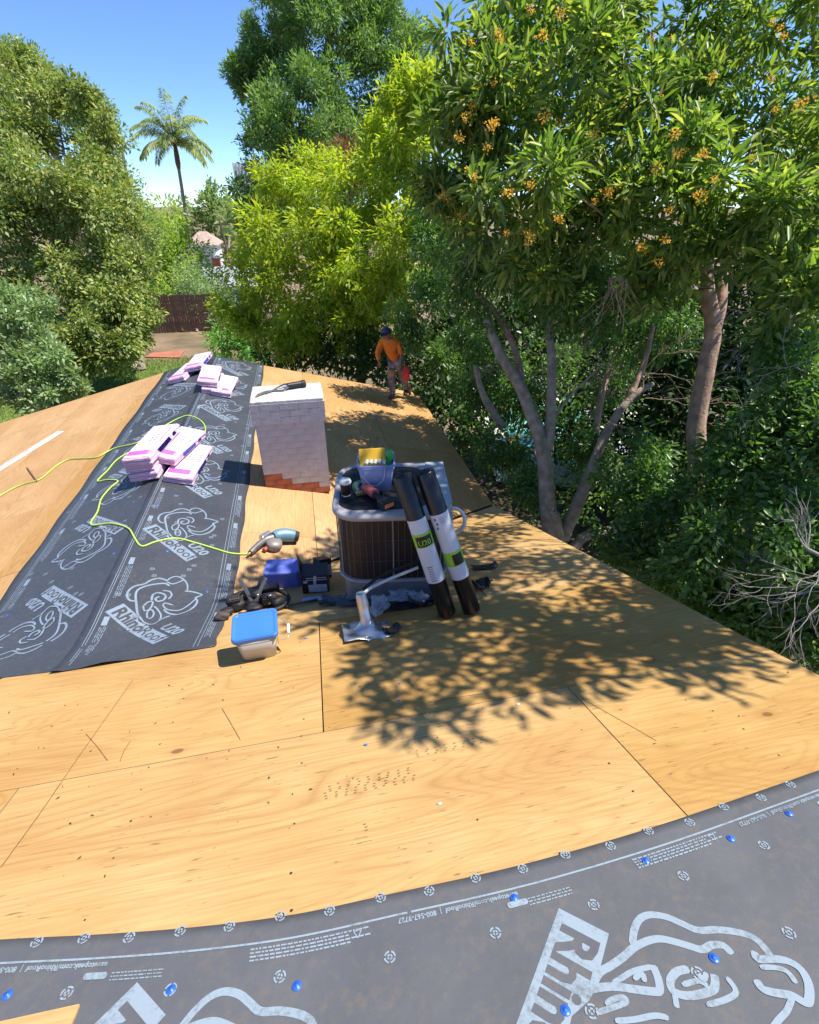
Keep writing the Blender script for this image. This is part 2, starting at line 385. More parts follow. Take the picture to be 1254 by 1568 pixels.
# ------------------------------------------------------------------ house with its plywood-sheathed roof
house = thing('house', 'single-storey house with bare plywood roof sheathing on two joined gables', 'house', (-1.7, 4.5, GZ))
def clip(poly, a, b, c):                    # keep a*x + b*y + c >= 0
    out = []
    for i in range(len(poly)):
        p, q = poly[i], poly[(i + 1) % len(poly)]; dp = a * p[0] + b * p[1] + c; dq = a * q[0] + b * q[1] + c
        if dp >= 0: out.append(p)
        if dp * dq < 0:
            t = dp / (dp - dq); out.append((p[0] + (q[0] - p[0]) * t, p[1] + (q[1] - p[1]) * t))
    return out
k = M2 / M1
def deck_slab(poly, zf, name='roof_deck'):
    mb = MB(); n = len(poly)
    vv = [(x, y, zf(x, y) - 0.030) for x, y in poly] + [(x, y, zf(x, y) - 0.045) for x, y in poly]
    mb.add(vv, [tuple(range(n)), tuple(range(2 * n - 1, n - 1, -1))] + [(i, n + i, n + (i + 1) % n, (i + 1) % n) for i in range(n)])
    return mb.build(name, M_DARK, house, keep=True)
zr = lambda x, y: -H - M2 * (x - XR)
zl = lambda x, y: -H + M2 * (x - XR)
def sheet(poly, zf, nrm, grain, deckobj, material, th=0.012, lift=0.0):
    if len(poly) < 3: return
    a = sum((poly[i][0] * poly[(i + 1) % len(poly)][1] - poly[(i + 1) % len(poly)][0] * poly[i][1]) for i in range(len(poly))) / 2
    if abs(a) < 0.01: return
    if a < 0: poly = poly[::-1]
    cx = sum(p[0] for p in poly) / len(poly); cy = sum(p[1] for p in poly) / len(poly)
    M = frame((cx, cy, zf(cx, cy) + lift), grain, nrm); Mi = M.inverted(); n = len(poly)
    top = [Mi @ Vector((x, y, zf(x, y) + lift)) for x, y in poly]; bot = [p - Vector((0, 0, th)) for p in top]
    mb = MB(); mb.add(top + bot, [tuple(range(n))]); mb.add(top + bot, [tuple(range(2 * n - 1, n - 1, -1))] + [(i, n + i, n + (i + 1) % n, (i + 1) % n) for i in range(n)], 1)
    o = mb.build('plywood_sheet', [material, M_PLYEDGE], deckobj); o.matrix_basis = house.matrix_basis.inverted() @ M if False else M
    o.matrix_parent_inverse = Matrix(); return o
rs = random.Random(4)
# near slope: grain and long edges run along x
GAP = 0.0025
dn = deck_slab([(XW, -0.87), (XE, -0.87), (XE, valley(XE)), (XR, 2.62), (XW, valley(XW))], z_near)
rows_n = [(-0.868, 0.278, 0.0), (0.278, 1.424, 1.10), (1.424, 2.57, -0.1025), (2.57, 3.716, 1.12), (3.716, 4.862, -0.12), (4.862, 5.6, 1.05)]
for y0, y1, xo in rows_n:
    x = xo - 2.44 * 4
    while x < XE:
        a, b_ = max(x, XW), min(x + 2.44, XE)
        if b_ - a > 0.05:
            gx = GAP * rs.uniform(0.6, 1.9)
            poly = [(a + gx, y0 + GAP * .7), (b_ - gx, y0 + GAP * .7), (b_ - gx, y1 - GAP * .7), (a + gx, y1 - GAP * .7)]
            if b_ > XR and a < XR and y1 > 2.6:       # a sheet that meets both valleys: cut in two at the ridge line
                for lo, hi, sgn in ((a, XR, -1), (XR, b_, 1)):
                    pp = [(lo, y0), (hi, y0), (hi, y1), (lo, y1)]
                    pp = clip(pp, k * sgn, -1, 2.64 - k * sgn * XR - .004); sheet(pp, z_near, NN, (1, 0, 0), dn, M_PLY)
            else:
                sgn = 1 if a >= XR - 0.01 or (a + b_) / 2 > XR else -1
                poly = clip(poly, k * sgn, -1, 2.64 - k * sgn * XR - .004); sheet(poly, z_near, NN, (1, 0, 0), dn, M_PLY, lift=rs.uniform(-.001, .001))
        x += 2.44
# far slopes: grain runs along y
dr = deck_slab([(XR, 2.62), (XE, valley(XE)), (XE, YF), (XR, YF)], zr)
dl = deck_slab([(XR, YF), (XW, YF), (XW, valley(XW)), (XR, 2.62)], zl)
cols_r = [(-1.655, -1.27, 4.4), (-1.27, -0.087, 4.2), (-0.087, 1.097, 5.55), (1.097, 2.28, 4.5)]
for x0, x1, yo in cols_r:
    y = yo - 2.44 * 2
    while y < YF:
        a, b_ = max(y, 2.0), min(y + 2.44, YF)
        if b_ - a > .05:
            g = GAP * rs.uniform(.6, 1.8)
            poly = clip([(x0 + GAP, a + g), (x1 - GAP, a + g), (x1 - GAP, b_ - g), (x0 + GAP, b_ - g)], -k, 1, -2.64 + k * XR - 0.045)
            sheet(poly, zr, NRt, (0, 1, 0), dr, M_PLY2, lift=rs.uniform(-.001, .001))
        y += 2.44
cols_l = [(-2.845, -1.665, 4.0), (-4.03, -2.845, 5.3), (-5.21, -4.03, 4.1), (-5.8, -5.21, 5.2)]
for x0, x1, yo in cols_l:
    y = yo - 2.44 * 2
    while y < YF:
        a, b_ = max(y, 2.0), min(y + 2.44, YF)
        if b_ - a > .05:
            g = GAP * rs.uniform(.4, 1.0)
            poly = clip([(x0 + GAP * .5, a + g), (x1 - GAP * .5, a + g), (x1 - GAP * .5, b_ - g), (x0 + GAP * .5, b_ - g)], k, 1, -2.64 - k * XR - 0.010)
            sheet(poly, zl, NL, (0, 1, 0), dl, M_PLY2, lift=rs.uniform(-.0005, .0005))
        y += 2.44
db = deck_slab([(XW, -4.5), (XE, -4.5), (XE, -0.87), (XW, -0.87)], lambda x, y: -H0 + M1 * 1.736 + M1 * y)
def nails(deckobj, zf, nrm, poly, along_x, seed):
    rn = random.Random(seed); mb = MB(); hexa = [(math.cos(a), math.sin(a)) for a in [i * math.pi / 3 for i in range(6)]]
    xs_ = [p[0] for p in poly]; ys_ = [p[1] for p in poly]
    def put(x, y):
        r_ = rn.uniform(.0028, .0048); M = frame((x, y, zf(x, y) + .0016), (1, 0, 0), nrm); mb.T = M; mb.add([(a * r_, b_ * r_, 0) for a, b_ in hexa], [(0, 1, 2, 3, 4, 5)]); mb.T = Matrix()
    if along_x:
        x = min(xs_) + .1
        while x < max(xs_):
            y = .66
            while y < max(ys_):
                if deck(x, y) - zf(x, y) < 1e-6 and rn.random() < .8: put(x + rn.uniform(-.02, .02), y + rn.uniform(-.03, .03))
                y += .15
            x += .61
    else:
        y = min(ys_) + .1
        while y < max(ys_):
            x = min(xs_) + .05
            while x < max(xs_) - .03:
                if deck(x, y) - zf(x, y) < 1e-6 and rn.random() < .8: put(x + rn.uniform(-.03, .03), y + rn.uniform(-.02, .02))
                x += .15
            y += .61
    tag(mb.build('nail_heads', mat('nail_steel_dark', (.07, .045, .03), .5, .3), deckobj), kind='stuff')
nails(dn, z_near, NN, [(XW, 0), (XE, 0), (XE, valley(XE))], True, 1); nails(dr, zr, NRt, [(-.75, 2.6), (XE, YF)], False, 2); nails(dl, zl, NL, [(XW, 2.6), (-2.65, YF)], False, 3)
# fascia along the edges, walls below
for a, b_ in (((XE - .02, -.87), (XE - .02, valley(XE))), ((XE - .02, valley(XE)), (XE - .02, YF)), ((XR, YF - .02), (XE, YF - .02)), ((XR, YF - .02), (XW, YF - .02)), ((XW + .02, valley(XW)), (XW + .02, YF)), ((XW + .02, -.87), (XW + .02, valley(XW)))):
    za, zb = deck(a[0], a[1] if a[1] > -.8 else -.8) - .05, deck(*b_) - .05
    mb = MB(); P, Q = Vector((*a, za)), Vector((*b_, zb)); dv = (Q - P); nrm = Vector((0, 0, 1)).cross(dv).normalized() * .018
    vv = [P - nrm, P + nrm, Q + nrm, Q - nrm]; mb.add(vv + [v - Vector((0, 0, .16)) for v in vv], [(0, 3, 2, 1), (4, 5, 6, 7), (0, 1, 5, 4), (1, 2, 6, 5), (2, 3, 7, 6), (3, 0, 4, 7)])
    mb.build('fascia_board', M_FASCIA, house, keep=True)
def wall(x0, y0, x1, y1, z1, z1b=None, zm=None):
    d = Vector((x1 - x0, y1 - y0, 0)); nn = Vector((-d.y, d.x, 0)).normalized() * .08; pr = [(0, GZ), (1, GZ), (1, z1b if z1b is not None else z1)] + ([zm] if zm else []) + [(0, z1)]
    n = len(pr); vv = [Vector((x0, y0, 0)) + d * t + nn * s + Vector((0, 0, z)) for s in (-1, 1) for t, z in pr]
    mb = MB(); mb.add(vv, [tuple(range(n))[::-1], tuple(range(n, 2 * n))] + [(i, (i + 1) % n, n + (i + 1) % n, n + i) for i in range(n)]); mb.build('wall', M_STUCCO, house, keep=True)
wall(1.85, 5.2, 1.85, 9.6, -3.55); wall(-5.3, 9.6, 1.75, 9.6, -3.62, -3.55, (0.51, -2.72)); wall(-5.4, 5.2, -5.4, 9.5, -3.6)
wall(1.9, -4.0, 1.9, 5.1, -2.5, -3.5, (0.36, -1.40)); wall(-5.4, -4.0, -5.4, 5.1, -2.5, -3.5, (0.36, -1.40)); wall(-5.3, -4.05, 1.8, -4.05, -2.55)

# ------------------------------------------------------------------ trees right of the roof
G_MANGO = leaf_mat('leaf_broad_glossy', [(0.07, 0.14, 0.038), (0.115, 0.20, 0.048), (0.17, 0.27, 0.062), (0.25, 0.34, 0.08), (0.43, 0.46, 0.14)], 0.44, 0.48, spec=0.5)
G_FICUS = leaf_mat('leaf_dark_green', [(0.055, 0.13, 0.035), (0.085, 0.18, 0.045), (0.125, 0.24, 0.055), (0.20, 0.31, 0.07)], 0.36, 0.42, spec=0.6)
G_YEL = leaf_mat('leaf_yellow_green', [(0.22, 0.35, 0.03), (0.31, 0.44, 0.035), (0.42, 0.52, 0.045), (0.55, 0.59, 0.07), (0.15, 0.27, 0.035)], 0.5, 0.50, (1.4, 1.4, 0.5))
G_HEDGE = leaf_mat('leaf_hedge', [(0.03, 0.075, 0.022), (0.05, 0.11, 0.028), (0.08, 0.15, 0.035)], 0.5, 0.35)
mango_rows = [(745, 90, 5.3, 72), (722, 205, 5.2, 60), (800, 30, 5.5, 90), (790, 175, 5.2, 80), (800, 290, 4.9, 80), (880, 120, 5.8, 90), (930, 30, 6.2, 75),
    (900, 245, 5.5, 85), (985, 170, 6.0, 85), (1085, 70, 6.2, 80), (1040, 275, 4.9, 80), (1130, 180, 5.6, 90), (1205, 80, 5.6, 95), (1235, 240, 5.0, 95),
    (1190, 330, 4.7, 70), (930, 365, 5.6, 75), (1055, 370, 5.2, 65), (1235, 400, 4.4, 70), (830, 375, 5.8, 65), (1000, 415, 5.8, 50), (690, 300, 5.6, 45)]
mango_lobes = lobes_px(mango_rows, 3)
over = [((2.55, 1.72, 1.75), .42), ((3.25, 1.80, 1.5), .46), ((2.75, 2.3, 1.8), .46), ((2.95, 3.05, 2.1), .62), ((3.7, 3.2, 1.9), .62), ((2.3, 3.3, 2.1), .42), ((4.5, 2.9, 1.0), .7), ((3.5, 5.7, 2.3), .45), ((3.75, 1.62, 1.3), .48), ((4.2, 1.55, 1.1), .5), ((4.0, 2.1, 1.2), .5), ((3.2, 2.6, 1.7), .45), ((3.2, 4.0, 2.2), .45), ((4.0, 4.2, 1.6), .5)]
make_tree('flowering_tree', 'large glossy broad-leaved tree with orange flower clusters overhanging the roof', 'tree', at_d(1063, 700, 6.6) + Vector((-.1, 0, GZ - at_d(1063, 700, 6.6).z)),
    at_d(1085, 300, 5.9), 0.135, mango_lobes, G_MANGO, M_BARK_P, 0.150, 0.042, 11, cov=1.15, per=15, tuft=0.13, droop=0.28, limb_r=0.022, clump=14, r_top=0.075,
    trunk_pts=[at_d(1060, 760, 6.7) + Vector((-.05, 0, GZ - at_d(1060, 760, 6.7).z)), at_d(1060, 760, 6.7), at_d(1066, 650, 6.5), at_d(1082, 560, 6.3), at_d(1092, 500, 6.2), at_d(1080, 420, 6.1), at_d(1088, 300, 6.0)], lie=0.5)
make_tree('overhanging_tree', 'high canopy of glossy leaves overhanging from beyond the right picture edge', 'tree', (5.1, 1.6, GZ), (4.4, 3.2, .6), 0.17, over, G_MANGO, M_BARK_P, 0.11, 0.042, 12, cov=0.85, per=10, tuft=0.16, droop=0.28, limb_r=0.012, clump=11)
flower_tree = bpy.data.objects['flowering_tree']
mb = MB(); pts = smooth_path([at_d(1090, 520, 6.25), at_d(1104, 470, 6.25), at_d(1108, 420, 6.3), at_d(1125, 340, 6.4)], 5); mb.tube(pts, taper(.075, .045, len(pts)), 8); mb.build('stem', M_BARK_P, flower_tree, keep=True)
M_FLOWER = leaf_mat('flower_orange', [(0.80, 0.44, 0.05), (0.86, 0.56, 0.09), (0.90, 0.68, 0.20)], 0.6, 0.45, (1.2, 1.0, 0.5))
rngf = np.random.default_rng(5); fl_me = []
for q in range(3):
    nL = 46; o = rngf.normal(size=(nL, 3)) * np.array([.035, .035, .045]); fl_me.append(leaf_mesh('flower_cluster', M_FLOWER, o, _norm(o + rngf.normal(size=(nL, 3)) * .02), _norm(rngf.normal(size=(nL, 3))), np.full(nL, .042), np.full(nL, .032), True))
def front_depth(px, py, rows):
    best = None
    for x, y, d, r in rows:
        dd = math.hypot(px - x, py - y)
        if dd < r * 1.1:
            f = d - math.sqrt(max(0, (1.05 * r) ** 2 - dd * dd)) * d / F
            best = f if best is None else min(best, f)
    return best or 4.6
rf = random.Random(9)
for px, py in [(722, 63), (762, 50), (768, 60), (858, 20), (915, 56), (757, 188), (752, 192), (835, 178), (856, 188), (725, 270), (720, 262), (778, 296), (812, 282), (930, 292), (933, 300), (946, 285), (1090, 120), (1180, 120), (1187, 168), (1035, 238), (1042, 234), (1075, 236), (1093, 275), (981, 380), (988, 386), (1009, 402), (1150, 242), (680, 300), (686, 306), (1035, 205), (1012, 148), (1243, 150), (706, 330), (998, 58), (1226, 160)] + [(rf.uniform(700, 1250), rf.uniform(10, 410)) for _ in range(26)]:
    o = obj_from('flower_cluster', rf.choice(fl_me), flower_tree, keep=True); o.location = at_d(px, py, front_depth(px, py, mango_rows) - .14)
    o.rotation_euler = (rf.random() * 6, rf.random() * 6, rf.random() * 6); s_ = rf.uniform(.32, .6); o.scale = (s_, s_, s_)

# several-stemmed ficus whose stems stand just past the eave
fic_rows = [(700, 415, 7.0, 66), (765, 440, 7.0, 80), (830, 410, 7.4, 70), (940, 430, 7.6, 66), (672, 375, 8.4, 50), (640, 455, 8.8, 48), (850, 455, 6.8, 72), (925, 465, 7.0, 60), (715, 530, 8.2, 34), (730, 590, 8.6, 34), (775, 690, 7.9, 34),
            (985, 500, 8.0, 70), (905, 700, 7.6, 34), (812, 745, 7.4, 20), (630, 508, 9.0, 20), (675, 545, 9.6, 26), (790, 610, 9.0, 36), (935, 590, 9.0, 40)]
fic = lobes_px(fic_rows, 5, 0.05)
fb = at_d(848, 815, 7.0); fb0 = Vector((fb.x, fb.y, GZ))
t = make_tree('multi_stem_tree', 'tree with several pale smooth stems forking just beyond the roof edge', 'tree', fb0, fb, 0.2, fic, G_FICUS, M_BARK_G, 0.085, 0.034, 21, cov=.9, per=22, tuft=0.15, droop=0.55, clump=12, limbs=False, r_top=0.16)
def stem(parent, rows, r0, r1, name='stem', m=None, sides=8):
    p = smooth_path([at_d(*q) for q in rows], 5); mb = MB(); mb.tube(p, taper(r0, r1, len(p)), sides); return mb.build(name, m or M_BARK_G, parent, keep=True)
stem(t, [(846, 830, 6.95), (838, 770, 6.9), (832, 690, 6.9), (812, 630, 6.95), (795, 590, 7.0), (765, 540, 7.0), (745, 490, 7.0)], .125, .06)
stem(t, [(838, 690, 6.9), (843, 640, 6.9), (845, 560, 6.9), (842, 500, 6.9), (850, 440, 6.9)], .085, .04)
stem(t, [(860, 825, 7.0), (885, 770, 7.0), (905, 720, 7.0), (930, 660, 6.95), (965, 610, 6.9), (1000, 588, 6.9)], .105, .035)
stem(t, [(960, 615, 6.9), (985, 560, 7.0), (1000, 500, 7.0)], .05, .03, m=M_BARK_P)
stem(t, [(800, 600, 7.0), (790, 540, 7.1), (760, 480, 7.1), (730, 450, 7.1)], .06, .03, m=M_BARK_P)
stem(t, [(770, 655, 8.0), (745, 615, 8.0), (735, 590, 8.0), (728, 560, 8.0)], .07, .04)
stem(t, [(870, 850, 7.0), (895, 822, 7.0), (940, 810, 7.2), (990, 800, 7.5)], .075, .06)
stem(t, [(910, 690, 8.2), (918, 620, 8.2), (935, 560, 8.2), (950, 520, 8.2)], .06, .04, m=M_BARK_P)
st = stem(t, [(857, 830, 6.9), (853, 805, 6.85), (849, 786, 6.8)], .078, .066)
mb = MB(); q = at_d(849, 785.4, 6.795); mb.lathe([(0.0, 0.004), (.066, 0)], 14, q); mb.build('cut_face', mat('cut_wood', (.55, .42, .28), .8), t, keep=True)
stem(t, [(842, 650, 6.9), (870, 610, 6.9), (905, 575, 6.8), (925, 555, 6.8)], .022, .012)
rt = random.Random(14); mb = MB()
for px, py, d in [(800, 560, 7.0), (840, 590, 6.9), (870, 560, 7.1), (880, 620, 7.2), (930, 600, 7.0), (760, 580, 7.4), (900, 540, 7.2), (700, 380, 6.6), (690, 430, 6.8), (820, 530, 7.0), (860, 520, 7.1), (950, 560, 7.3), (985, 610, 7), (780, 520, 7.2), (815, 575, 7.3), (835, 545, 7.2), (865, 590, 7.0), (890, 560, 7.0), (915, 620, 7.0), (940, 640, 7.0), (1000, 560, 7.2), (720, 400, 6.5), (850, 610, 7.2), (870, 640, 7.2), (900, 500, 7)]:
    twigs(mb, at_d(px, py, d), (rt.uniform(-1, 1), rt.uniform(-1, .2), rt.uniform(-.3, 1)), .55, .006, 3, rt, .7, .02, .5, 3)
tag(mb.build('dry_twigs', M_TWIGB, t, keep=True), kind='stuff')
mb = MB()
for k_ in range(16):
    p0 = at_d(945 + rt.uniform(-12, 14), 425 + rt.uniform(-5, 5), 5.6); pts = [p0]
    dv = Vector((rt.uniform(-.3, .3), rt.uniform(-.3, .3), -1))
    for i in range(7):
        dv = (dv + Vector((rt.uniform(-1, 1), rt.uniform(-1, 1), rt.uniform(-.5, .55))) * .5).normalized(); pts.append(pts[-1] + dv * .085)
    mb.tube(smooth_path(pts, 3), .0045, 4, caps=False)
tag(mb.build('hanging_dry_vine', M_TWIGB), 'tangle of dry curling vine hanging under the flowering tree', 'vine')

# shrubby tree at the right edge of the picture
shr_rows = [(1225, 560, 4.7, 75), (1180, 655, 4.9, 85), (1100, 745, 5.2, 85), (1050, 830, 5.2, 75), (1150, 835, 4.8, 85), (1235, 720, 4.4, 85), (1000, 800, 6.0, 70), (1120, 925, 4.9, 48), (1245, 850, 4.5, 60), (955, 850, 5.9, 42), (1040, 900, 5.3, 40), (1240, 640, 4.4, 60), (1195, 920, 4.6, 40), (985, 720, 6.4, 60), (1205, 975, 4.7, 38), (1255, 990, 4.4, 45), (1150, 945, 4.9, 36), (1090, 905, 5.2, 40)]
make_tree('weeping_tree', 'dark green small-leaved tree drooping beside the right roof edge', 'tree', Vector((*at_d(1150, 800, 5.6).xy, GZ)), at_d(1150, 700, 5.4), .10, lobes_px(shr_rows, 6, .06), G_FICUS, M_BARK_B, .075, .040, 31, cov=1.25, per=18, tuft=.13, droop=.5, clump=11, limb_r=.025)
mb = MB(); rb = random.Random(23)
b0 = at_d(1290, 890, 3.65)
for k_ in range(6):
    dv = (at_d(1120 + rb.uniform(-20, 60), 850 + 27 * k_, 3.55) - b0).normalized(); twigs(mb, b0 + Vector((0, 0, rb.uniform(-.12, .12))), dv, .42, .0065, 3, rb, .6, .01, .55, 4)
b1 = at_d(1235, 840, 3.75)
for k_ in range(4): twigs(mb, b1, (at_d(1190 + 20 * k_, 790, 3.75) - b1), .26, .007, 2, rb, .6, 0, .4, 4)
mb.tube(smooth_path([at_d(1300, 1100, 3.8) - Vector((0, 0, 1.5)), at_d(1290, 990, 3.7), b0], 4), .02, 6)
mb.tube(smooth_path([b0, at_d(1270, 860, 3.7), b1], 4), [.014] * 9, 5)
tag(mb.build('bare_shrub', M_TWIG), 'leafless grey shrub with crooked branching twigs at the right roof edge', 'shrub')
mb = MB()
for k_ in range(26):
    p0 = at_d(rb.uniform(1130, 1254), rb.uniform(480, 640), rb.uniform(4.4, 5.2)); twigs(mb, p0, (rb.uniform(-1, .5), rb.uniform(-.5, .5), rb.uniform(-.6, .6)), .35, .005, 2, rb, .7, .03, .6, 3)
tag(mb.build('dry_twigs', M_TWIG, bpy.data.objects['weeping_tree'], keep=True), kind='stuff')

# dense growth further back on the right
for i, (rows, lab) in enumerate([
    ([(720, 560, 12, 90), (790, 540, 12.5, 90), (690, 640, 11, 60), (740, 470, 12, 90)], 'dark hedge tree seen between the pale forking stems, left of the pool'),
    ([(905, 520, 12, 110), (980, 590, 12, 110), (880, 640, 12.5, 60), (950, 700, 11, 70)], 'dark hedge tree behind the pale forking stems, right of the pool'),
    ([(1060, 520, 10.5, 120), (1090, 640, 10, 110), (1040, 740, 9.5, 90)], 'dark hedge tree behind the pinkish upright trunk'),
    ([(1190, 500, 9.5, 130), (1210, 640, 9, 120), (1240, 760, 8.5, 100), (1260, 330, 9, 110)], 'dark hedge tree filling the background at the right picture edge')]):
    lb = lobes_px(rows, 40 + i); c = lb[0][0]
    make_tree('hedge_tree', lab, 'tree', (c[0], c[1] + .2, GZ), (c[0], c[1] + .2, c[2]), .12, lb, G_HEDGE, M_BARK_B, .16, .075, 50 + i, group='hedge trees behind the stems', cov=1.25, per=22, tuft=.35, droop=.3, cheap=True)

lb = lobes_px([(770, 690, 9.5, 48), (870, 665, 10, 46), (800, 600, 10.5, 52), (880, 590, 10.5, 50), (905, 770, 8.5, 40), (830, 560, 10.5, 50), (745, 620, 10, 46), (800, 770, 9.5, 34)], 44)
make_tree('screen_shrub', 'loose leafy shrub screening the turquoise pool', 'shrub', (lb[2][0][0], lb[2][0][1], GZ), lb[2][0], .05, lb, G_FICUS, M_BARK_B, .11, .05, 57, cov=.62, per=14, tuft=.25, droop=.4, cheap=True)
lb = lobes_px([(430, 535, 13.5, 34), (480, 530, 13.2, 40), (530, 535, 12.8, 42), (575, 545, 12.2, 40), (620, 560, 11.8, 38), (650, 590, 11.4, 36), (505, 500, 13.5, 44), (600, 515, 12.4, 40)], 45)
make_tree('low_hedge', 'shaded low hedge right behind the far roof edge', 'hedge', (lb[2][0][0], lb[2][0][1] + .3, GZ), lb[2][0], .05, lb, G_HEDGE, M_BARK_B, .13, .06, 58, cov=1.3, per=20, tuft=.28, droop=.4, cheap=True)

# ------------------------------------------------------------------ trees beyond the far gable
yel_rows = [(430, 305, 12.5, 52), (500, 292, 12.2, 60), (565, 310, 11.8, 70), (470, 370, 12, 70), (400, 405, 13, 45), (405, 460, 13, 50), (540, 395, 11.4, 80), (470, 460, 12, 62), (625, 270, 10.8, 60),
            (650, 205, 10.4, 52), (630, 150, 10.6, 42), (665, 320, 9.8, 55), (600, 455, 11.0, 50), (540, 485, 11.8, 48), (375, 480, 13.5, 34), (450, 515, 12.6, 36), (620, 390, 10.3, 70), (670, 140, 10.2, 40), (590, 215, 11.6, 36)]
yl = lobes_px(yel_rows, 8, .03)
make_tree('yellow_green_tree', 'bright yellow-green drooping tree behind the far end of the roof', 'tree', Vector((*at_d(540, 480, 12.2).xy, GZ)), at_d(560, 350, 11.8), .16, yl, G_YEL, M_BARK_B, .150, .055, 61, cov=1.35, per=24, tuft=.20, droop=.55, clump=15, cheap=True, limb_r=.03, lie=.7)
G_RED = leaf_mat('leaf_dry_red', [(0.22, 0.07, 0.035), (0.30, 0.12, 0.06), (0.20, 0.10, 0.04)], .7, .2, (1.2, 1, .8))
rl = lobes_px([(505, 262, 14.5, 22), (535, 255, 14.5, 26), (565, 258, 14.5, 20)], 9)
make_tree('dry_tree', 'reddish brown dry treetop poking up behind the yellow-green tree', 'tree', Vector((*at_d(535, 280, 14.5).xy, GZ)), at_d(535, 265, 14.5), .08, rl, G_RED, M_BARK_B, .14, .03, 62, cov=1.2, per=20, tuft=.3, droop=-.5, cheap=True)
dk_rows = [(520, 60, 30, 90), (435, 95, 30, 60), (590, 105, 30, 70), (470, 180, 30, 80), (560, 180, 30, 72), (420, 235, 30, 42), (480, 255, 30, 70), (398, 310, 30, 38), (440, 325, 30, 50), (388, 90, 30, 32), (372, 118, 30, 20),
           (635, 95, 32, 40), (545, 260, 30, 55), (500, -10, 30, 80), (440, 30, 30, 42), (575, 30, 30, 52), (620, 170, 31, 45), (405, 170, 30, 28), (400, 345, 30, 25)]
G_DARKT = leaf_mat('leaf_tall_dark', [(0.10, 0.19, 0.06), (0.14, 0.25, 0.08), (0.20, 0.32, 0.10), (0.28, 0.39, 0.12)], .5, .35)
dkl = lobes_px(dk_rows, 10, .12)
make_tree('tall_evergreen', 'tall dark evergreen tree rising above everything in the middle', 'tree', Vector((*at_d(500, 300, 30.5).xy, GZ)), at_d(505, 30, 30.5), .5, dkl, G_DARKT, M_BARK_B, .27, .10, 71, cov=1.3, per=34, tuft=.40, droop=.05, up=.5, cheap=True, inner=.6, clump=20, limb_r=.14)

# left side
lt_rows = [(28, 125, 20, 55), (90, 190, 19, 65), (15, 235, 18.5, 80), (135, 165, 19, 30), (112, 290, 18, 75), (165, 270, 19, 48), (40, 335, 18, 80), (182, 345, 18, 42), (128, 395, 17.5, 60), (203, 415, 17.5, 36),
           (60, 430, 17.5, 70), (192, 485, 17, 42), (130, 520, 16.6, 42), (150, 460, 17, 50), (15, 500, 17, 50), (80, 530, 17, 40), (150, 215, 19, 30), (100, 480, 16.8, 60), (200, 525, 17.2, 26), (215, 465, 17.4, 34), (110, 550, 16.5, 34), (170, 545, 16.8, 26), (60, 270, 18, 60), (150, 340, 17.6, 50)]
G_LEFT = leaf_mat('leaf_olive', [(0.13, 0.20, 0.055), (0.18, 0.26, 0.07), (0.25, 0.32, 0.09), (0.33, 0.38, 0.10), (0.42, 0.41, 0.10)], .5, .28)
make_tree('big_leafy_tree', 'big olive-green tree on the left with dark hollows in its crown', 'tree', Vector((*at_d(205, 530, 20).xy, GZ)), at_d(120, 300, 19), .24, lobes_px(lt_rows, 12, .06), G_LEFT, M_BARK_G, .17, .08, 81, cov=1.45, per=26, tuft=.26, droop=.45, clump=13, cheap=True, limb_r=.10)
G_HAZE = leaf_mat('leaf_feathery', [(0.17, 0.26, 0.08), (0.22, 0.31, 0.10), (0.28, 0.36, 0.12)], .6, .35)
make_tree('feathery_tree', 'lighter feathery green treetop behind the big olive-green tree', 'tree', Vector((*at_d(60, 200, 27).xy, GZ)), at_d(60, 150, 27), .3, lobes_px([(50, 125, 27, 42), (75, 160, 27, 35), (20, 110, 27, 36), (170, 300, 26, 50), (200, 350, 26, 40)], 13), G_HAZE, M_BARK_G, .22, .07, 82, cov=1.2, per=24, tuft=.4, droop=.2, cheap=True)
make_tree('slender_tree', 'small bright treetop between the big olive-green tree and the palm', 'tree', Vector((*at_d(185, 215, 34).xy, GZ)), at_d(185, 215, 34), .18, lobes_px([(170, 190, 34, 16), (188, 212, 34, 14), (165, 225, 34, 16)], 14), G_HAZE, M_BARK_G, .28, .12, 83, cov=1.0, per=20, tuft=.4, cheap=True)
G_BUSH = leaf_mat('leaf_grey_green', [(0.17, 0.27, 0.11), (0.23, 0.33, 0.15), (0.30, 0.40, 0.19), (0.36, 0.45, 0.24)], .5, .28)
make_tree('rounded_bush', 'rounded pale green bushy tree at the left roof eave', 'bush', Vector((*at_d(15, 560, 12.8).xy, GZ)), at_d(20, 540, 12.6), .12, lobes_px([(10, 455, 12.6, 42), (45, 500, 12.4, 42), (10, 540, 12.2, 55), (70, 565, 12.2, 38), (35, 605, 11.9, 36), (100, 590, 12.3, 28), (-50, 520, 12, 60)], 15), G_BUSH, M_BARK_G, .13, .062, 84, cov=1.35, per=22, tuft=.15, clump=14, droop=.1, up=.6, cheap=True)
G_LIME = leaf_mat('leaf_lime', [(0.20, 0.33, 0.05), (0.27, 0.41, 0.06), (0.35, 0.48, 0.07), (0.42, 0.50, 0.08)], .5, .35)
make_tree('lime_green_tree', 'lime green upright tree below the palm', 'tree', Vector((*at_d(270, 480, 33).xy, GZ)), at_d(270, 380, 33), .2, lobes_px([(252, 330, 34, 22), (258, 365, 33, 32), (285, 395, 33, 36), (245, 405, 33, 36), (300, 430, 32, 26), (262, 440, 32, 34), (225, 420, 33, 30), (305, 455, 31, 30), (330, 440, 31, 22), (245, 465, 31, 28)], 16), G_LIME, M_BARK_G, .26, .13, 85, cov=1.2, per=24, tuft=.45, droop=.2, cheap=True)
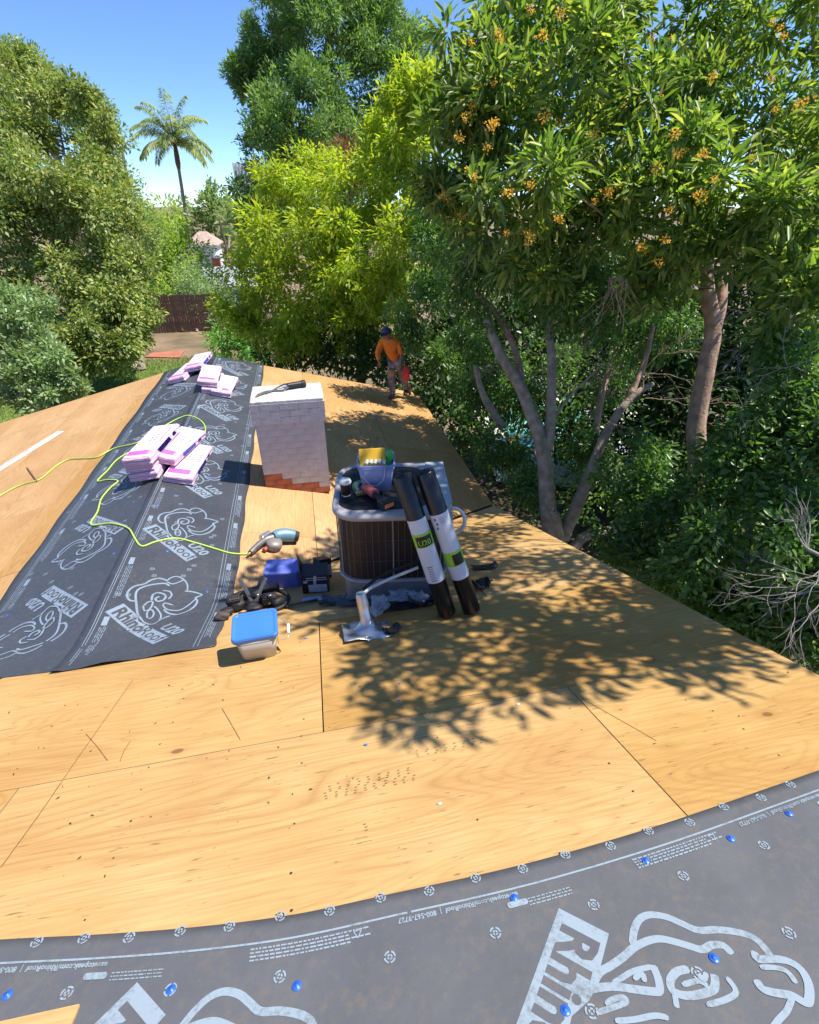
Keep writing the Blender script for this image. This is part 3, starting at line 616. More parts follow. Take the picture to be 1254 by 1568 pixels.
make_tree('sparse_tree', 'thin sparse grey-green tree standing in front of the brown fence', 'tree', Vector((*at_d(306, 528, 27).xy, GZ)), at_d(298, 450, 27), .10, lobes_px([(300, 445, 27, 24), (318, 470, 27, 24), (288, 425, 27, 20), (334, 455, 27, 20), (345, 480, 26, 18), (280, 470, 27, 20)], 17), G_BUSH, M_BARK_G, .18, .05, 86, cov=.8, per=16, tuft=.4, droop=.3, cheap=True, limb_r=.03)
G_BRIGHT = leaf_mat('leaf_bright', [(0.11, 0.30, 0.05), (0.17, 0.40, 0.07), (0.24, 0.46, 0.09)], .45, .35)
make_tree('green_bush', 'bright green bush just behind the far ridge end', 'bush', Vector((*at_d(365, 525, 17).xy, GZ)), at_d(365, 515, 17), .06, lobes_px([(350, 515, 17, 22), (372, 510, 17, 24), (392, 525, 16.5, 22), (345, 535, 16.5, 16)], 18), G_BRIGHT, M_BARK_B, .16, .08, 87, cov=1.4, per=20, tuft=.25, cheap=True)
make_tree('garden_plant', 'pale big-leaved plant in front of the dark fence', 'plant', Vector((*at_d(264, 530, 27).xy, GZ)), at_d(264, 520, 27), .03, lobes_px([(264, 516, 27, 10), (285, 522, 27, 8), (245, 524, 27, 7)], 19), G_BUSH, M_BARK_G, .45, .16, 88, cov=.9, per=10, tuft=.2, cheap=True)
for i, (rows, lab) in enumerate([([(285, 325, 95, 20), (300, 345, 95, 22)], 'hazy distant tree left of the palm trunk foot'), ([(325, 320, 95, 26), (345, 335, 95, 24)], 'hazy distant tree right of the palm trunk'), ([(362, 340, 88, 24), (372, 370, 80, 26), (350, 385, 78, 18)], 'distant tree beside the utility pole'), ([(372, 305, 100, 18), (355, 312, 100, 16)], 'distant treetop under the ribbed tower')]):
    lb = lobes_px(rows, 60 + i); c = lb[0][0]
    make_tree('distant_tree', lab, 'tree', (c[0], c[1], GZ), c, .4, lb, G_HAZE, M_BARK_G, .8, .45, 90 + i, group='trees far behind the houses', cov=1.2, per=20, tuft=1.0, cheap=True, limbs=False)
G_CYP = leaf_mat('leaf_cypress', [(0.03, 0.07, 0.03), (0.05, 0.10, 0.04)], .6, .1)
for px, lab in ((321, 'left one of two thin distant cypress trees'), (328, 'right one of two thin distant cypress trees')):
    b = at_d(px, 330, 110); tp = at_d(px, 283 + (px - 321) * .4, 110); lb = [(tuple(b.lerp(tp, f)), (.75 * (1.05 - f), .75 * (1.05 - f), 1.5)) for f in (0, .25, .5, .75, .95)]
    make_tree('cypress_tree', lab, 'tree', (b.x, b.y, GZ), b, .2, lb, G_CYP, M_BARK_B, .6, .3, px, group='pair of far cypresses', cov=1.6, per=14, tuft=.4, up=1.2, cheap=True, limbs=False)

# palms
G_PALM = leaf_mat('palm_leaflet', [(0.28, 0.38, 0.14), (0.36, 0.45, 0.19), (0.46, 0.52, 0.26)], .45, .3)
def palm(label, base, top, r0, flen, nf, seed, boot=True):
    t = thing('palm_tree', label, 'palm', base, group='palms in the distance'); rp = random.Random(seed); base, top = Vector(base), Vector(top)
    pts = [base.lerp(top, i / 10) for i in range(11)]; mb = MB(); mb.tube(pts, taper(r0, r0 * .75, 11), 10); mb.build('trunk', M_BARK_G, t, keep=True)
    if boot:
        mb = MB(); mb.tube([top.lerp(base, f) for f in (.16, .12, .06, .0)], [r0 * .9, r0 * 1.3, r0 * 1.25, r0 * .9], 10); mb.build('crownshaft', M_BARK_B, t, keep=True)
    me_i = 0
    for i in range(nf):
        az = 2 * math.pi * i / nf + rp.uniform(-.2, .2); el = R([80, 62, 45, 22, 66, 34][i % 6] + rp.uniform(-8, 8))
        dv = Vector((math.cos(az) * math.cos(el), math.sin(az) * math.cos(el), math.sin(el))); p = top.copy(); pts = [p.copy()]; nseg = 12
        for s_ in range(nseg):
            dv = (dv + Vector((0, 0, -.09 - .012 * s_))).normalized(); p = p + dv * flen / nseg; pts.append(p.copy())
        mb = MB(); mb.tube(pts, taper(.03, .008, len(pts)), 4, caps=False); mb.build('frond_rib', M_BARK_G, t, keep=True)
        B, D, N = [], [], []
        for j in range(220):
            f = .1 + .9 * j / 220; x = f * nseg; a = int(min(x, nseg - 1e-3)); q = pts[a].lerp(pts[a + 1], x - a); tg = (pts[a + 1] - pts[a]).normalized()
            sd = tg.cross(Vector((0, 0, 1))).normalized() * (1 if j % 2 else -1)
            B.append(q); D.append((sd * .75 + tg * .55 + Vector((rp.uniform(-.2, .2), rp.uniform(-.2, .2), -.55 + rp.uniform(-.3, .3)))).normalized()); N.append(Vector((rp.uniform(-.3, .3), rp.uniform(-.3, .3), 1)).normalized())
        ln = np.array([(.82 + rp.uniform(-.2, .15)) * (1 - .55 * abs(2 * (j / 220) - .9)) for j in range(220)]) * flen / 3.2
        me = leaf_mesh('frond', G_PALM, np.array(B), np.array(D), np.array(N), ln, np.full(220, .055 * flen / 3.2), True); obj_from('frond', me, t, keep=True)
    return t
palm('tall slender palm with arching fronds against the sky', Vector((*at_d(294, 400, 40).xy, GZ)), at_d(268, 222, 38), .15, 3.5, 24, 3)
palm('small far palm near the white house', Vector((*at_d(350, 380, 75).xy, GZ)), at_d(352, 345, 75), .2, 3.0, 14, 4, False)

# ------------------------------------------------------------------ yard and houses beyond
M_GRASS = mat('lawn_grass', (0.13, 0.19, 0.04), 0.9, var=.35, scale=1.5, bump=.5, bscale=40)
def ground_patch(name, pts, m, lift, label):
    mb = MB(); mb.add([(p.x, p.y, GZ + lift) for p in pts], [tuple(range(len(pts)))[::-1]])
    return tag(mb.build(name, m), label, None, kind='structure')
gp = lambda px, py: at_z(px, py, GZ)
ground_patch('lawn', [gp(330, 552), gp(235, 556), gp(120, 562), gp(20, 600), gp(-60, 700), gp(400, 640)], M_GRASS, .006, 'sunny strip of green lawn left of the far roof end')
rngG = np.random.default_rng(77); nG = 26000
ga = rngG.random((nG, 2)); P = np.stack([-12 + ga[:, 0] * 10.5, 13 + ga[:, 1] * 11, np.full(nG, GZ + .005)], 1)
gd = _norm(rngG.normal(size=(nG, 3)) * .45 + np.array([0, 0, 1.0]))
o = obj_from('grass', leaf_mesh('grass', leaf_mat('grass_blade', [(0.12, .2, .03), (.2, .28, .05), (.28, .32, .08)], .6, .3), P, gd, _norm(rngG.normal(size=(nG, 3))), .07 + .11 * rngG.random(nG), np.full(nG, .022), True))
tag(o, 'short green grass blades on the lawn', 'grass', kind='stuff')
mb = MB(); q = [gp(222, 548), gp(275, 549), gp(283, 538), gp(235, 541)]
mb.add([(p.x, p.y, GZ + .02) for p in q] + [(p.x, p.y, GZ + .05) for p in q], [(4, 5, 6, 7), (0, 1, 5, 4), (1, 2, 6, 5), (2, 3, 7, 6), (3, 0, 4, 7)])
tag(mb.build('clay_patio', mat('red_clay', (.42, .15, .09), .9, var=.2, scale=2)), 'flat reddish clay patio beyond the lawn', 'patio', kind='structure')
# brown board fence: each board a part
M_FENCE = mat('fence_wood', (.17, .09, .065), .85, var=.4, scale=3)
fa, fbp = at_z(188, 522, GZ), at_z(352, 512, GZ); fa = at_y(188, 530, 29.5); fbp = at_y(352, 530, 29.5)
fence = thing('board_fence', 'dark reddish brown board fence behind the sparse tree', 'fence', (fa.x, 29.5, GZ))
nb = 42; wd = (fbp.x - fa.x) / nb; bm_ = MB().box((0, 0, .92), (wd - .012, .022, 1.84)).mesh('fence_board', M_FENCE); rr_ = random.Random(2)
for i in range(nb):
    o = obj_from('fence_board', bm_, fence); o.location = (wd * (i + .5), rr_.uniform(-.012, .012), rr_.uniform(-.02, .03))
for z in (.35, 1.55): MB().box((wd * nb / 2, .04, z), (wd * nb, .04, .09)).build('fence_rail', M_FENCE, fence)
# houses
M_ROOFG = mat('roof_grey', (.36, .37, .40), .85, var=.2, scale=2); M_ROOFT = mat('roof_tile', (.42, .30, .24), .85, var=.25, scale=3); M_WALLW = mat('wall_white', (.72, .71, .70), .8, var=.05); M_GLASS = mat('window_glass', (.05, .06, .08), .15, var=.2)
M_REDP = mat('red_paint', (.40, .09, .05), .7)
def gable_house(label, x, y, w, d, hwall, hroof, roofm, wallm, over_=.5, windows=(), rot=0.0, hip=0.0, top=None):
    t = thing('neighbour_house', label, 'house', (x, y, top - hwall - hroof), (0, 0, rot))
    MB().box((0, 0, hwall / 2), (w, d, hwall)).build('wall', wallm, t)
    W2, D2 = w / 2 + over_, d / 2 + over_; hx = W2 - hip
    mb = MB(); mb.add([(-W2, -D2, hwall), (W2, -D2, hwall), (W2, D2, hwall), (-W2, D2, hwall), (-hx, 0, hwall + hroof), (hx, 0, hwall + hroof), (-W2, -D2, hwall - .15), (W2, -D2, hwall - .15), (W2, D2, hwall - .15), (-W2, D2, hwall - .15)],
        [(0, 1, 5, 4), (2, 3, 4, 5), (1, 2, 5), (3, 0, 4), (0, 6, 7, 1), (1, 7, 8, 2), (2, 8, 9, 3), (3, 9, 6, 0), (6, 9, 8, 7)]); mb.build('roof', roofm, t)
    MB().box((0, -D2 - .03, hwall - .08), (2 * W2, .05, .2)).build('gutter', M_WHITE, t)
    for wx, wz, ww, wh in windows:
        fr = MB().box((wx, -d / 2 - .03, wz), (ww + .16, .08, wh + .16)).build('window', M_WHITE, t); MB().box((wx, -d / 2 - .075, wz), (ww, .02, wh)).build('pane', M_GLASS, fr)
    return t
p = at_y(268, 470, 38); gable_house('near neighbour house with low grey roof behind the brown fence', p.x, 41, 7.0, 5, 1.9, 1.6, M_ROOFG, M_WALLW, windows=((1.9, 1.1, .9, .9),), top=at_y(268, 446, 41).z)
p = at_y(345, 425, 56); gable_house('middle neighbour house with a plain blue-grey roof', p.x, 58, 5.5, 5, 2.0, 1.5, M_ROOFG, M_WALLW, windows=((0, 1.1, .9, .9),), top=at_y(345, 408, 58).z)
p = at_y(320, 395, 70); t = gable_house('white house with a terracotta hipped roof near the utility pole', p.x - .6, 73, 3.0, 6, 3.5, 1.3, M_ROOFT, M_WALLW, .35, windows=((-.5, 2.2, .7, .9),), hip=1.4, top=at_y(320, 354, 73).z)
MB().box((1.4, -3.3, 1.5), (.9, .5, 1.3)).build('chimney_stack', M_REDP, t); MB().box((1.4, -3.3, 2.3), (1.1, .7, .3)).build('chimney_cap', M_WHITE, t)
# utility pole and wires
pb = at_y(352, 400, 62); pole = thing('utility_pole', 'thin dark utility pole beside the white house', 'pole', (pb.x, 62, GZ)); hp = at_y(346, 335, 62).z - GZ
MB().tube([(0, 0, 0), (-.35, 0, hp)], [.12, .09], 8).build('post', M_BARK_B, pole); MB().box((-.3, 0, hp - .5), (1.8, .1, .1)).build('crossarm', M_BARK_B, pole)
MB().tube([(-1.1, 0, hp - .45), (-5, 0, hp - .9), (-12, 0, hp - .6)], .012, 4).build('wire', M_RUBBER, pole)
# ribbed tower far away
tc_ = at_y(382, 262, 190); zt = at_y(382, 251, 190).z; tower = thing('ribbed_tower', 'pale ribbed office tower far behind the tall evergreen', 'building', (tc_.x, 190, GZ))
MB().box((0, 0, (zt - GZ) / 2), (9, 6, zt - GZ)).build('wall', mat('tower_glass', (.60, .66, .70), .4), tower)
fin = MB().box((0, 0, (zt - GZ) / 2), (.42, .5, zt - GZ)).mesh('fin', mat('tower_concrete', (.85, .85, .83), .8))
for i in range(10):
    o = obj_from('fin', fin, tower); o.location = (-4.3 + i * .95, -3.2, .05)
# pool beyond the trees
pq = [at_z(760, 740, GZ), at_z(1020, 760, GZ), at_z(1000, 560, GZ), at_z(700, 560, GZ)]
mb = MB(); mb.add([(p.x, p.y, GZ + .05) for p in pq], [(0, 1, 2, 3)])
tag(mb.build('pool_deck', mat('pale_concrete', (.62, .60, .56), .85)), 'pale concrete paving around the pool behind the trees', 'paving', kind='structure')
pq = [at_z(785, 705, GZ), at_z(905, 715, GZ), at_z(890, 610, GZ), at_z(760, 610, GZ)]
mb = MB(); mb.add([(p.x, p.y, GZ + .06) for p in pq], [(0, 1, 2, 3)])
tag(mb.build('pool_water', mat('pool_water', (.20, .62, .62), .08, var=.12, scale=1.5, bump=.2, bscale=3)), 'turquoise pool water glimpsed between the stems', 'pool', kind='structure')

# ------------------------------------------------------------------ roofing underlayment
def underlay_mat(name, c, gloss=.42, dust=.45):
    m, n, l, b = new_mat(name); tc = n.new('ShaderNodeTexCoord')
    def ns(sc, det=5, r_=.6):
        t = n.new('ShaderNodeTexNoise'); t.inputs['Scale'].default_value = sc; t.inputs['Detail'].default_value = det; t.inputs['Roughness'].default_value = r_; l.new(tc.outputs['Object'], t.inputs['Vector']); return t.outputs[0]
    a = ns(2.2); d = ns(38, 6, .75)
    col = mixc(n, l, a, tuple(x * .75 for x in c), tuple(x * 1.3 for x in c))
    mr = n.new('ShaderNodeMapRange'); mr.inputs[1].default_value = .50; mr.inputs[2].default_value = .72; mr.inputs[4].default_value = dust; l.new(mathn(n, l, 'ADD', mathn(n, l, 'MULTIPLY', d, .6), mathn(n, l, 'MULTIPLY', ns(8.5, 6, .75), .4)), mr.inputs[0])
    col = mixc(n, l, mr.outputs[0], col, (.165, .138, .112))       # sawdust
    l.new(col, b.inputs['Base Color']); b.inputs['Roughness'].default_value = gloss; b.inputs['Specular IOR Level'].default_value = .45
    mr2 = n.new('ShaderNodeMapRange'); mr2.inputs[3].default_value = gloss - .08; mr2.inputs[4].default_value = gloss + .2; l.new(a, mr2.inputs[0]); l.new(mr2.outputs[0], b.inputs['Roughness'])
    bp = n.new('ShaderNodeBump'); bp.inputs['Strength'].default_value = .5; bp.inputs['Distance'].default_value = .014
    hsum = mathn(n, l, 'ADD', mathn(n, l, 'MULTIPLY', ns(5, 3), 1.0), mathn(n, l, 'MULTIPLY', ns(140, 2), .05)); l.new(hsum, bp.inputs['Height']); l.new(bp.outputs[0], b.inputs['Normal'])
    return m
M_UND = underlay_mat('underlayment_black', (.048, .054, .068)); M_UNDN = underlay_mat('underlayment_dusty', (.102, .105, .118), .5, .85)

def worn_print(name, c, under, amt):
    m, n, l, b = new_mat(name); tc = n.new('ShaderNodeTexCoord'); cols = []
    for sc in (7.0, 75.0):
        t = n.new('ShaderNodeTexNoise'); t.inputs['Scale'].default_value = sc; t.inputs['Detail'].default_value = 6; t.inputs['Roughness'].default_value = .7; l.new(tc.outputs['Object'], t.inputs['Vector']); cols.append(t.outputs[0])
    sm = mathn(n, l, 'ADD', mathn(n, l, 'MULTIPLY', cols[0], .5), mathn(n, l, 'MULTIPLY', cols[1], .5))
    mr = n.new('ShaderNodeMapRange'); mr.inputs[1].default_value = .50; mr.inputs[2].default_value = .64; mr.inputs[4].default_value = amt; l.new(sm, mr.inputs[0])
    l.new(mixc(n, l, mr.outputs[0], c, under), b.inputs['Base Color']); b.inputs['Roughness'].default_value = .55; return m
M_PRINT = worn_print('print_pale_blue', (.22, .28, .36), (.06, .07, .085), .7); M_PRINTN = worn_print('print_pale_blue_near', (.27, .335, .40), (.11, .115, .12), .75)
M_INK = mat('print_ground', (.062, .064, .072), .5); M_BLUE = mat('blue_cap', (.03, .13, .60), .35, var=.1)
def sheet_grid(name, xs, ys, zf, m, label, th=.0012):
    nx, ny = len(xs[0]), len(ys); vv = []
    for j in range(ny):
        for i in range(nx): vv.append((xs[j][i], ys[j][i], zf(xs[j][i], ys[j][i])))
    fs = [(j * nx + i, j * nx + i + 1, (j + 1) * nx + i + 1, (j + 1) * nx + i) for j in range(ny - 1) for i in range(nx - 1)]
    mb = MB(); mb.add(vv, fs, 0, True); o = mb.build(name, m); s_ = o.modifiers.new('thick', 'SOLIDIFY'); s_.thickness = th; s_.offset = 1
    return tag(o, label, 'underlayment', 'underlayment laid on the roof')
def lerp_grid(edge_a, edge_b, n):     # two polylines -> grid rows
    xs = [[a[0] + (b[0] - a[0]) * i / (n - 1) for i in range(n)] for a, b in zip(edge_a, edge_b)]; ys = [[a[1] + (b[1] - a[1]) * i / (n - 1) for i in range(n)] for a, b in zip(edge_a, edge_b)]
    return xs, ys
rw = random.Random(31)
NYG = 70
def yy(i, y0): t = i / (NYG - 1); return y0 + (YF + .02 - y0) * (t ** 1.6)
# right-hand course
ea = [(XR - .03, yy(i, 2.385)) for i in range(NYG)]; eb = [(-.79 + .03 * (1 - i / NYG) + .008 * math.sin(i * .9), yy(i, 2.42)) for i in range(NYG)]
xs, ys = lerp_grid(ea, eb, 14)
def zright(x, y):
    z = deck(x, y); v = abs(y - valley(x)); z += .016 * math.exp(-(v / .12) ** 2) if y < valley(x) + .5 else 0          # bridges the valley softly
    e = max(0, 1 - (y - 2.40) / .10); z += .010 * e * e * (1 + math.sin(x * 17))
    return z + .0055 + (.0035 if x < XR else 0)
u_r = sheet_grid('underlayment_sheet', xs, ys, zright, M_UND, 'black printed underlayment course on the chimney side of the ridge')
ea = [(-2.62 + .012 * math.sin(i * .7), yy(i, 2.47)) for i in range(NYG)]; eb = [(XR + .10, yy(i, 2.40)) for i in range(NYG)]
xs, ys = lerp_grid(ea, eb, 14)
u_l = sheet_grid('underlayment_sheet', xs, ys, lambda x, y: deck(x, y) + .0030 + (.016 * math.exp(-((y - valley(x)) / .12) ** 2) if x < XR - .02 else 0) * (1 if y < valley(x) + .5 else 0), M_UND, 'black printed underlayment course on the left side of the ridge, under the green hose')
# course at the photographer's feet: its free edge wanders
edge = [(-2.4, 1.02), (-1.6, .88), (-1.044, .783), (-.763, .730), (-.485, .684), (-.207, .652), (.08, .643), (.492, .634), (.96, .650), (1.45, .688), (1.72, .711), (2.0, .738), (2.30, .775)]
ep = smooth_path([Vector((x, y, 0)) for x, y in edge], 5); xs, ys = lerp_grid([(p.x, p.y) for p in ep], [(p.x, p.y - 1.10) for p in ep], 40)
def znear_u(x, y):
    e0 = np.interp(x, [q[0] for q in edge], [q[1] for q in edge]); s_ = e0 - y
    w = .0020 * math.exp(-((s_ - .09 - .012 * math.sin(2.2 * x)) / .016) ** 2) * (1 if x > .3 else .2)
    return z_near(x, y) + .005 + w
u_n = sheet_grid('underlayment_sheet', xs, ys, znear_u, M_UNDN, 'large dusty grey underlayment course at the bottom of the picture')
HEAD = [[(.259, -.082), (.212, -.007), (.181, .092), (.153, .196), (.158, .262), (.213, .312), (.287, .341), (.333, .345), (.365, .32)], [(.169, .129), (.131, .13), (.097, .181), (.098, .253), (.13, .3), (.183, .327), (.219, .377), (.274, .406), (.336, .383)],
 [(.335, .376), (.354, .418), (.399, .442), (.454, .408), (.491, .347), (.503, .272)], [(.336, .369), (.381, .345), (.419, .367), (.457, .404)], [(.484, .266), (.546, .26), (.617, .227), (.577, .188), (.597, .141), (.586, .076), (.543, .012), (.484, -.022), (.418, -.005), (.377, .043)],
 [(.363, .083), (.41, .035), (.489, .029), (.544, .095), (.579, .173)], [(.363, .083), (.37, .115), (.433, .092)], [(.275, .136), (.269, .2), (.296, .229), (.337, .221), (.362, .19), (.351, .146), (.315, .133), (.296, .163), (.32, .187)], [(.327, .258), (.378, .251), (.401, .206), (.385, .161)],
 [(.259, -.082), (.284, -.113), (.344, -.139), (.373, -.1), (.376, -.037), (.335, .04), (.303, .075)], [(.232, .071), (.254, .118), (.286, .12), (.284, .048), (.252, .021), (.232, .071)], [(.292, -.065), (.274, -.007), (.289, .038), (.319, -.001), (.321, -.054), (.3, -.074)], [(.373, -.1), (.403, -.06), (.439, -.038)]]
def near_pt(px, py): r = ray(px, py); q = r * (H0 / (-r.z - M1 * r.y)); return q
HEAD_NEAR = [[(555, 265), (560, 215), (580, 170), (620, 152), (680, 160), (740, 185), (800, 210), (870, 208), (950, 218), (1010, 240), (1050, 280), (1075, 318)], [(400, 432), (430, 370), (470, 345), (520, 310), (560, 275), (610, 250), (660, 242), (720, 255), (770, 270), (815, 282), (850, 265), (895, 268), (925, 300)],
 [(300, 640), (305, 556), (315, 500), (350, 450), (400, 430), (480, 420), (560, 430), (625, 438), (655, 435), (650, 390), (630, 340)], [(480, 410), (520, 385), (560, 362), (630, 345)], [(765, 355), (720, 365), (695, 400), (710, 440), (770, 455), (850, 435), (862, 405), (858, 375)], [(720, 500), (716, 475), (712, 450)], [(740, 415), (800, 400), (835, 420)], [(905, 385), (940, 440), (900, 470), (830, 490)],
 [(1010, 290), (1020, 318), (1075, 318), (1130, 325), (1180, 355), (1210, 410), (1212, 470), (1195, 480), (1150, 455), (1090, 445), (1040, 430), (1015, 395)], [(1030, 350), (1080, 350), (1130, 365), (1165, 410)], [(1150, 460), (1130, 510), (1095, 550), (1040, 620), (960, 660)], [(420, 520), (480, 500), (530, 480), (520, 462), (480, 470), (455, 490)], [(490, 550), (560, 545), (640, 530), (690, 540)], [(560, 395), (590, 372), (600, 405)], [(800, 375), (820, 395), (830, 370)]]
_Mn = frame((.534, .492, z_near(.534, .492)), (0, -1, M1), NN).inverted()
HEAD_NEAR = [[tuple((_Mn @ near_pt(740 + x / 2.44, 1340 + y / 2.44))[:2]) for x, y in st_] for st_ in HEAD_NEAR]
def logo_mesh(m, ink, head, w1, w2):
    mb = MB(); d = Matrix.Rotation(R(-45), 4, 'Z')
    mb.T = d; nbn = 24; bx_ = [.62 * i / nbn for i in range(nbn + 1)]; tops = [float(np.interp(x, [0, .17, .24, .30, .62], [.135, .135, .10, .118, .115])) for x in bx_]
    mb.add([(x, 0, 0) for x in bx_] + [(x, h_ / 2, 0) for x, h_ in zip(bx_, tops)] + [(x, h_, 0) for x, h_ in zip(bx_, tops)], [(r_ * (nbn + 1) + i, r_ * (nbn + 1) + i + 1, (r_ + 1) * (nbn + 1) + i + 1, (r_ + 1) * (nbn + 1) + i) for r_ in (0, 1) for i in range(nbn)])
    put_text(mb, 'Rhino', .135, Matrix.Translation((.03, .025, .0006)), .0045, 1); put_text(mb, 'Roof', .135, Matrix.Translation((.345, .025, .0006)), .0005, 1)
    put_text(mb, 'U20', .12, Matrix.Translation((.42, .145, 0)), .004, 0, shear=.15)
    mb.T = Matrix()
    for i_, s_ in enumerate(head):
        p = smooth_path([Vector((x, y, 0)) for x, y in s_], 4); mb.ribbon([(q.x, q.y) for q in p], w1 if len(s_) > 7 else w2, 0, .00012 * (i_ + 1))
    return mb.mesh('logo_print', [m, ink])
lg = logo_mesh(M_PRINT, M_INK, HEAD, .016, .0125); lgn = logo_mesh(M_PRINTN, M_UNDN, HEAD_NEAR, .0185, .0125)
def lay_logo(parent, M, zf, flat):
    if flat: return obj_from('logo_print', lg, parent, M)
    me = lg.copy(); Mi = M.inverted()
    for v in me.vertices:
        w = M @ v.co; lift = v.co.z; w.z = zf(w.x, w.y) + .0026 + lift * 2; v.co = Mi @ w
    return obj_from('logo_print', me, parent, M)
z_ul = lambda x, y: deck(x, y) + .0030 + (.016 * math.exp(-((y - valley(x)) / .12) ** 2) if y < valley(x) + .5 else 0)
for i in range(7):
    y = 3.015 + 1.085 * i; lay_logo(u_r, frame((-1.60, y, zr(-1.60, y) + .0075), (1, 0, -M2), NRt), zright, i > 1)
    y = 3.13 + 1.07 * i; lay_logo(u_l, frame((-1.745, y, zl(-1.745, y) + .006), (-1, 0, -M2), NL), z_ul, i > 1)
for x, y in ((.534, .492), (-.605, .578), (1.67, .50)): obj_from('logo_print', lgn, u_n, frame((x, y, z_near(x, y) + .0072), (0, -1, M1), NN))
# printed lines, small print, nail marks
def strip_lines(parent, m, x0s, zf, nrm, y0, y1, dashes, seed, w=.006):
    rl_ = random.Random(seed); mb = MB()
    ysl = [y0 + (y1 - y0) * (i / 90) ** 1.7 for i in range(91)]
    for x0 in x0s: mb.add([(x0 + sg * w / 2, yq, zf(x0 + sg * w / 2, yq)) for yq in ysl for sg in (-1, 1)], [(2 * i, 2 * i + 1, 2 * i + 3, 2 * i + 2) for i in range(90)])
    y = y0 + .1
    while y < y1 - .5:
        ln = rl_.uniform(.25, .45)
        for k_ in range(4):
            for dx in dashes:
                x0 = dx + k_ * .012; a = y + rl_.uniform(0, .05)
                while a < y + ln:
                    b_ = a + rl_.uniform(.01, .06); mb.add([(x0, a, zf(x0, a)), (x0 + .005, a, zf(x0, a)), (x0 + .005, b_, zf(x0, b_)), (x0, b_, zf(x0, b_))], [(0, 1, 2, 3)]); a = b_ + .008
        for dx in dashes: mb.add([(xq, yq, zf(xq, yq)) for xq, yq in ((dx, y + ln + .03), (dx + .035, y + ln + .03), (dx + .035, y + ln + .12), (dx, y + ln + .12))], [(0, 1, 2, 3)])
        y += ln + rl_.uniform(.2, .4)
    return tag(mb.build('edge_print', m, parent), kind='stuff')
strip_lines(u_r, M_PRINT, (-1.635, -1.62, -.90, -.875), lambda x, y: zright(x, y) + .0018 if y < 4.5 else zr(x, y) + .0075, NRt, 2.45, YF - .05, (-.86, -1.69 + .1), 3, .004)
strip_lines(u_l, M_PRINT, (-2.52, -2.50), lambda x, y: z_ul(x, y) + .0018 if y < 5 else zl(x, y) + .005, NL, 2.55, YF - .05, (-2.48,), 4, .005)
def near_pt(px, py): r = ray(px, py); q = r * (H0 / (-r.z - M1 * r.y)); return q
def ring_mesh(m, r_=.018):
    mb = MB(); n = 20
    for ra, rb_ in ((r_ * .62, r_ * .88), (r_ * .16, r_ * .42)):
        for a0, a1 in ((.1, 1.35), (1.75, 2.95), (3.3, 4.5), (4.85, 6.1)):
            pts = [(a0 + (a1 - a0) * j / 5) for j in range(6)]; vv = [(ra * math.cos(a), ra * math.sin(a), 0) for a in pts] + [(rb_ * math.cos(a), rb_ * math.sin(a), 0) for a in pts]
            mb.add(vv, [(j, 6 + j, 7 + j, j + 1) for j in range(5)])
    return mb.mesh('nail_mark', m)
rm_n = ring_mesh(M_PRINTN); rm_f = ring_mesh(M_PRINT, .022)
for px, py in [(58, 1444), (130, 1438), (199, 1437), (277, 1427), (352, 1420), (430, 1404), (505, 1396), (583, 1376), (657, 1366), (728, 1346), (800, 1332), (865, 1310), (934, 1297), (992, 1274), (1055, 1261), (1107, 1237), (1164, 1223), (1209, 1203), (104, 1522), (262, 1517), (429, 1497), (597, 1467), (758, 1430), (908, 1387), (1045, 1343), (1168, 1296), (1206, 1430), (1067, 1492), (905, 1550)]:
    q = near_pt(px, py); q.z = znear_u(q.x, q.y) + .0032; obj_from('nail_mark', rm_n, u_n, frame(q, (1, rw.uniform(-.6, .6), 0), NN))
cap = MB().lathe([(.0, .0052), (.004, .0052), (.0042, .0038), (.0105, .0030), (.0125, .0016), (.0125, 0)], 16).mesh('cap_nail', M_BLUE)
for px, py in [(13, 1525), (263, 1517), (455, 1511), (787, 1377), (988, 1320), (1118, 1286), (1207, 1248), (1092, 1469), (865, 1549)]:
    q = near_pt(px, py); q.z = znear_u(q.x, q.y) + .0012; obj_from('cap_nail', cap, u_n, frame(q, (1, 0, 0), NN))
for k_ in range(46):
    x = rw.uniform(-1.6, -.85); y = 2.9 + 7 * rw.random() ** 1.5; obj_from('nail_mark', rm_f, u_r, frame((x, y, zr(x, y) + .0083), (1, 0, 0), NRt))
    x = rw.uniform(-2.55, -1.75); y = 3.2 + 6.7 * rw.random() ** 1.4; obj_from('nail_mark', rm_f, u_l, frame((x, y, zl(x, y) + .0063), (1, 0, 0), NL))
for k_ in range(12):
    x = rw.uniform(-1.6, -.85); y = 3.2 + 6 * rw.random() ** 1.3; obj_from('cap_nail', cap, u_r, frame((x, y, zr(x, y) + .0066), (1, 0, 0), NRt))
    x = rw.uniform(-2.55, -1.75); y = 3.3 + 6 * rw.random() ** 1.3; obj_from('cap_nail', cap, u_l, frame((x, y, zl(x, y) + .0042), (1, 0, 0), NL))
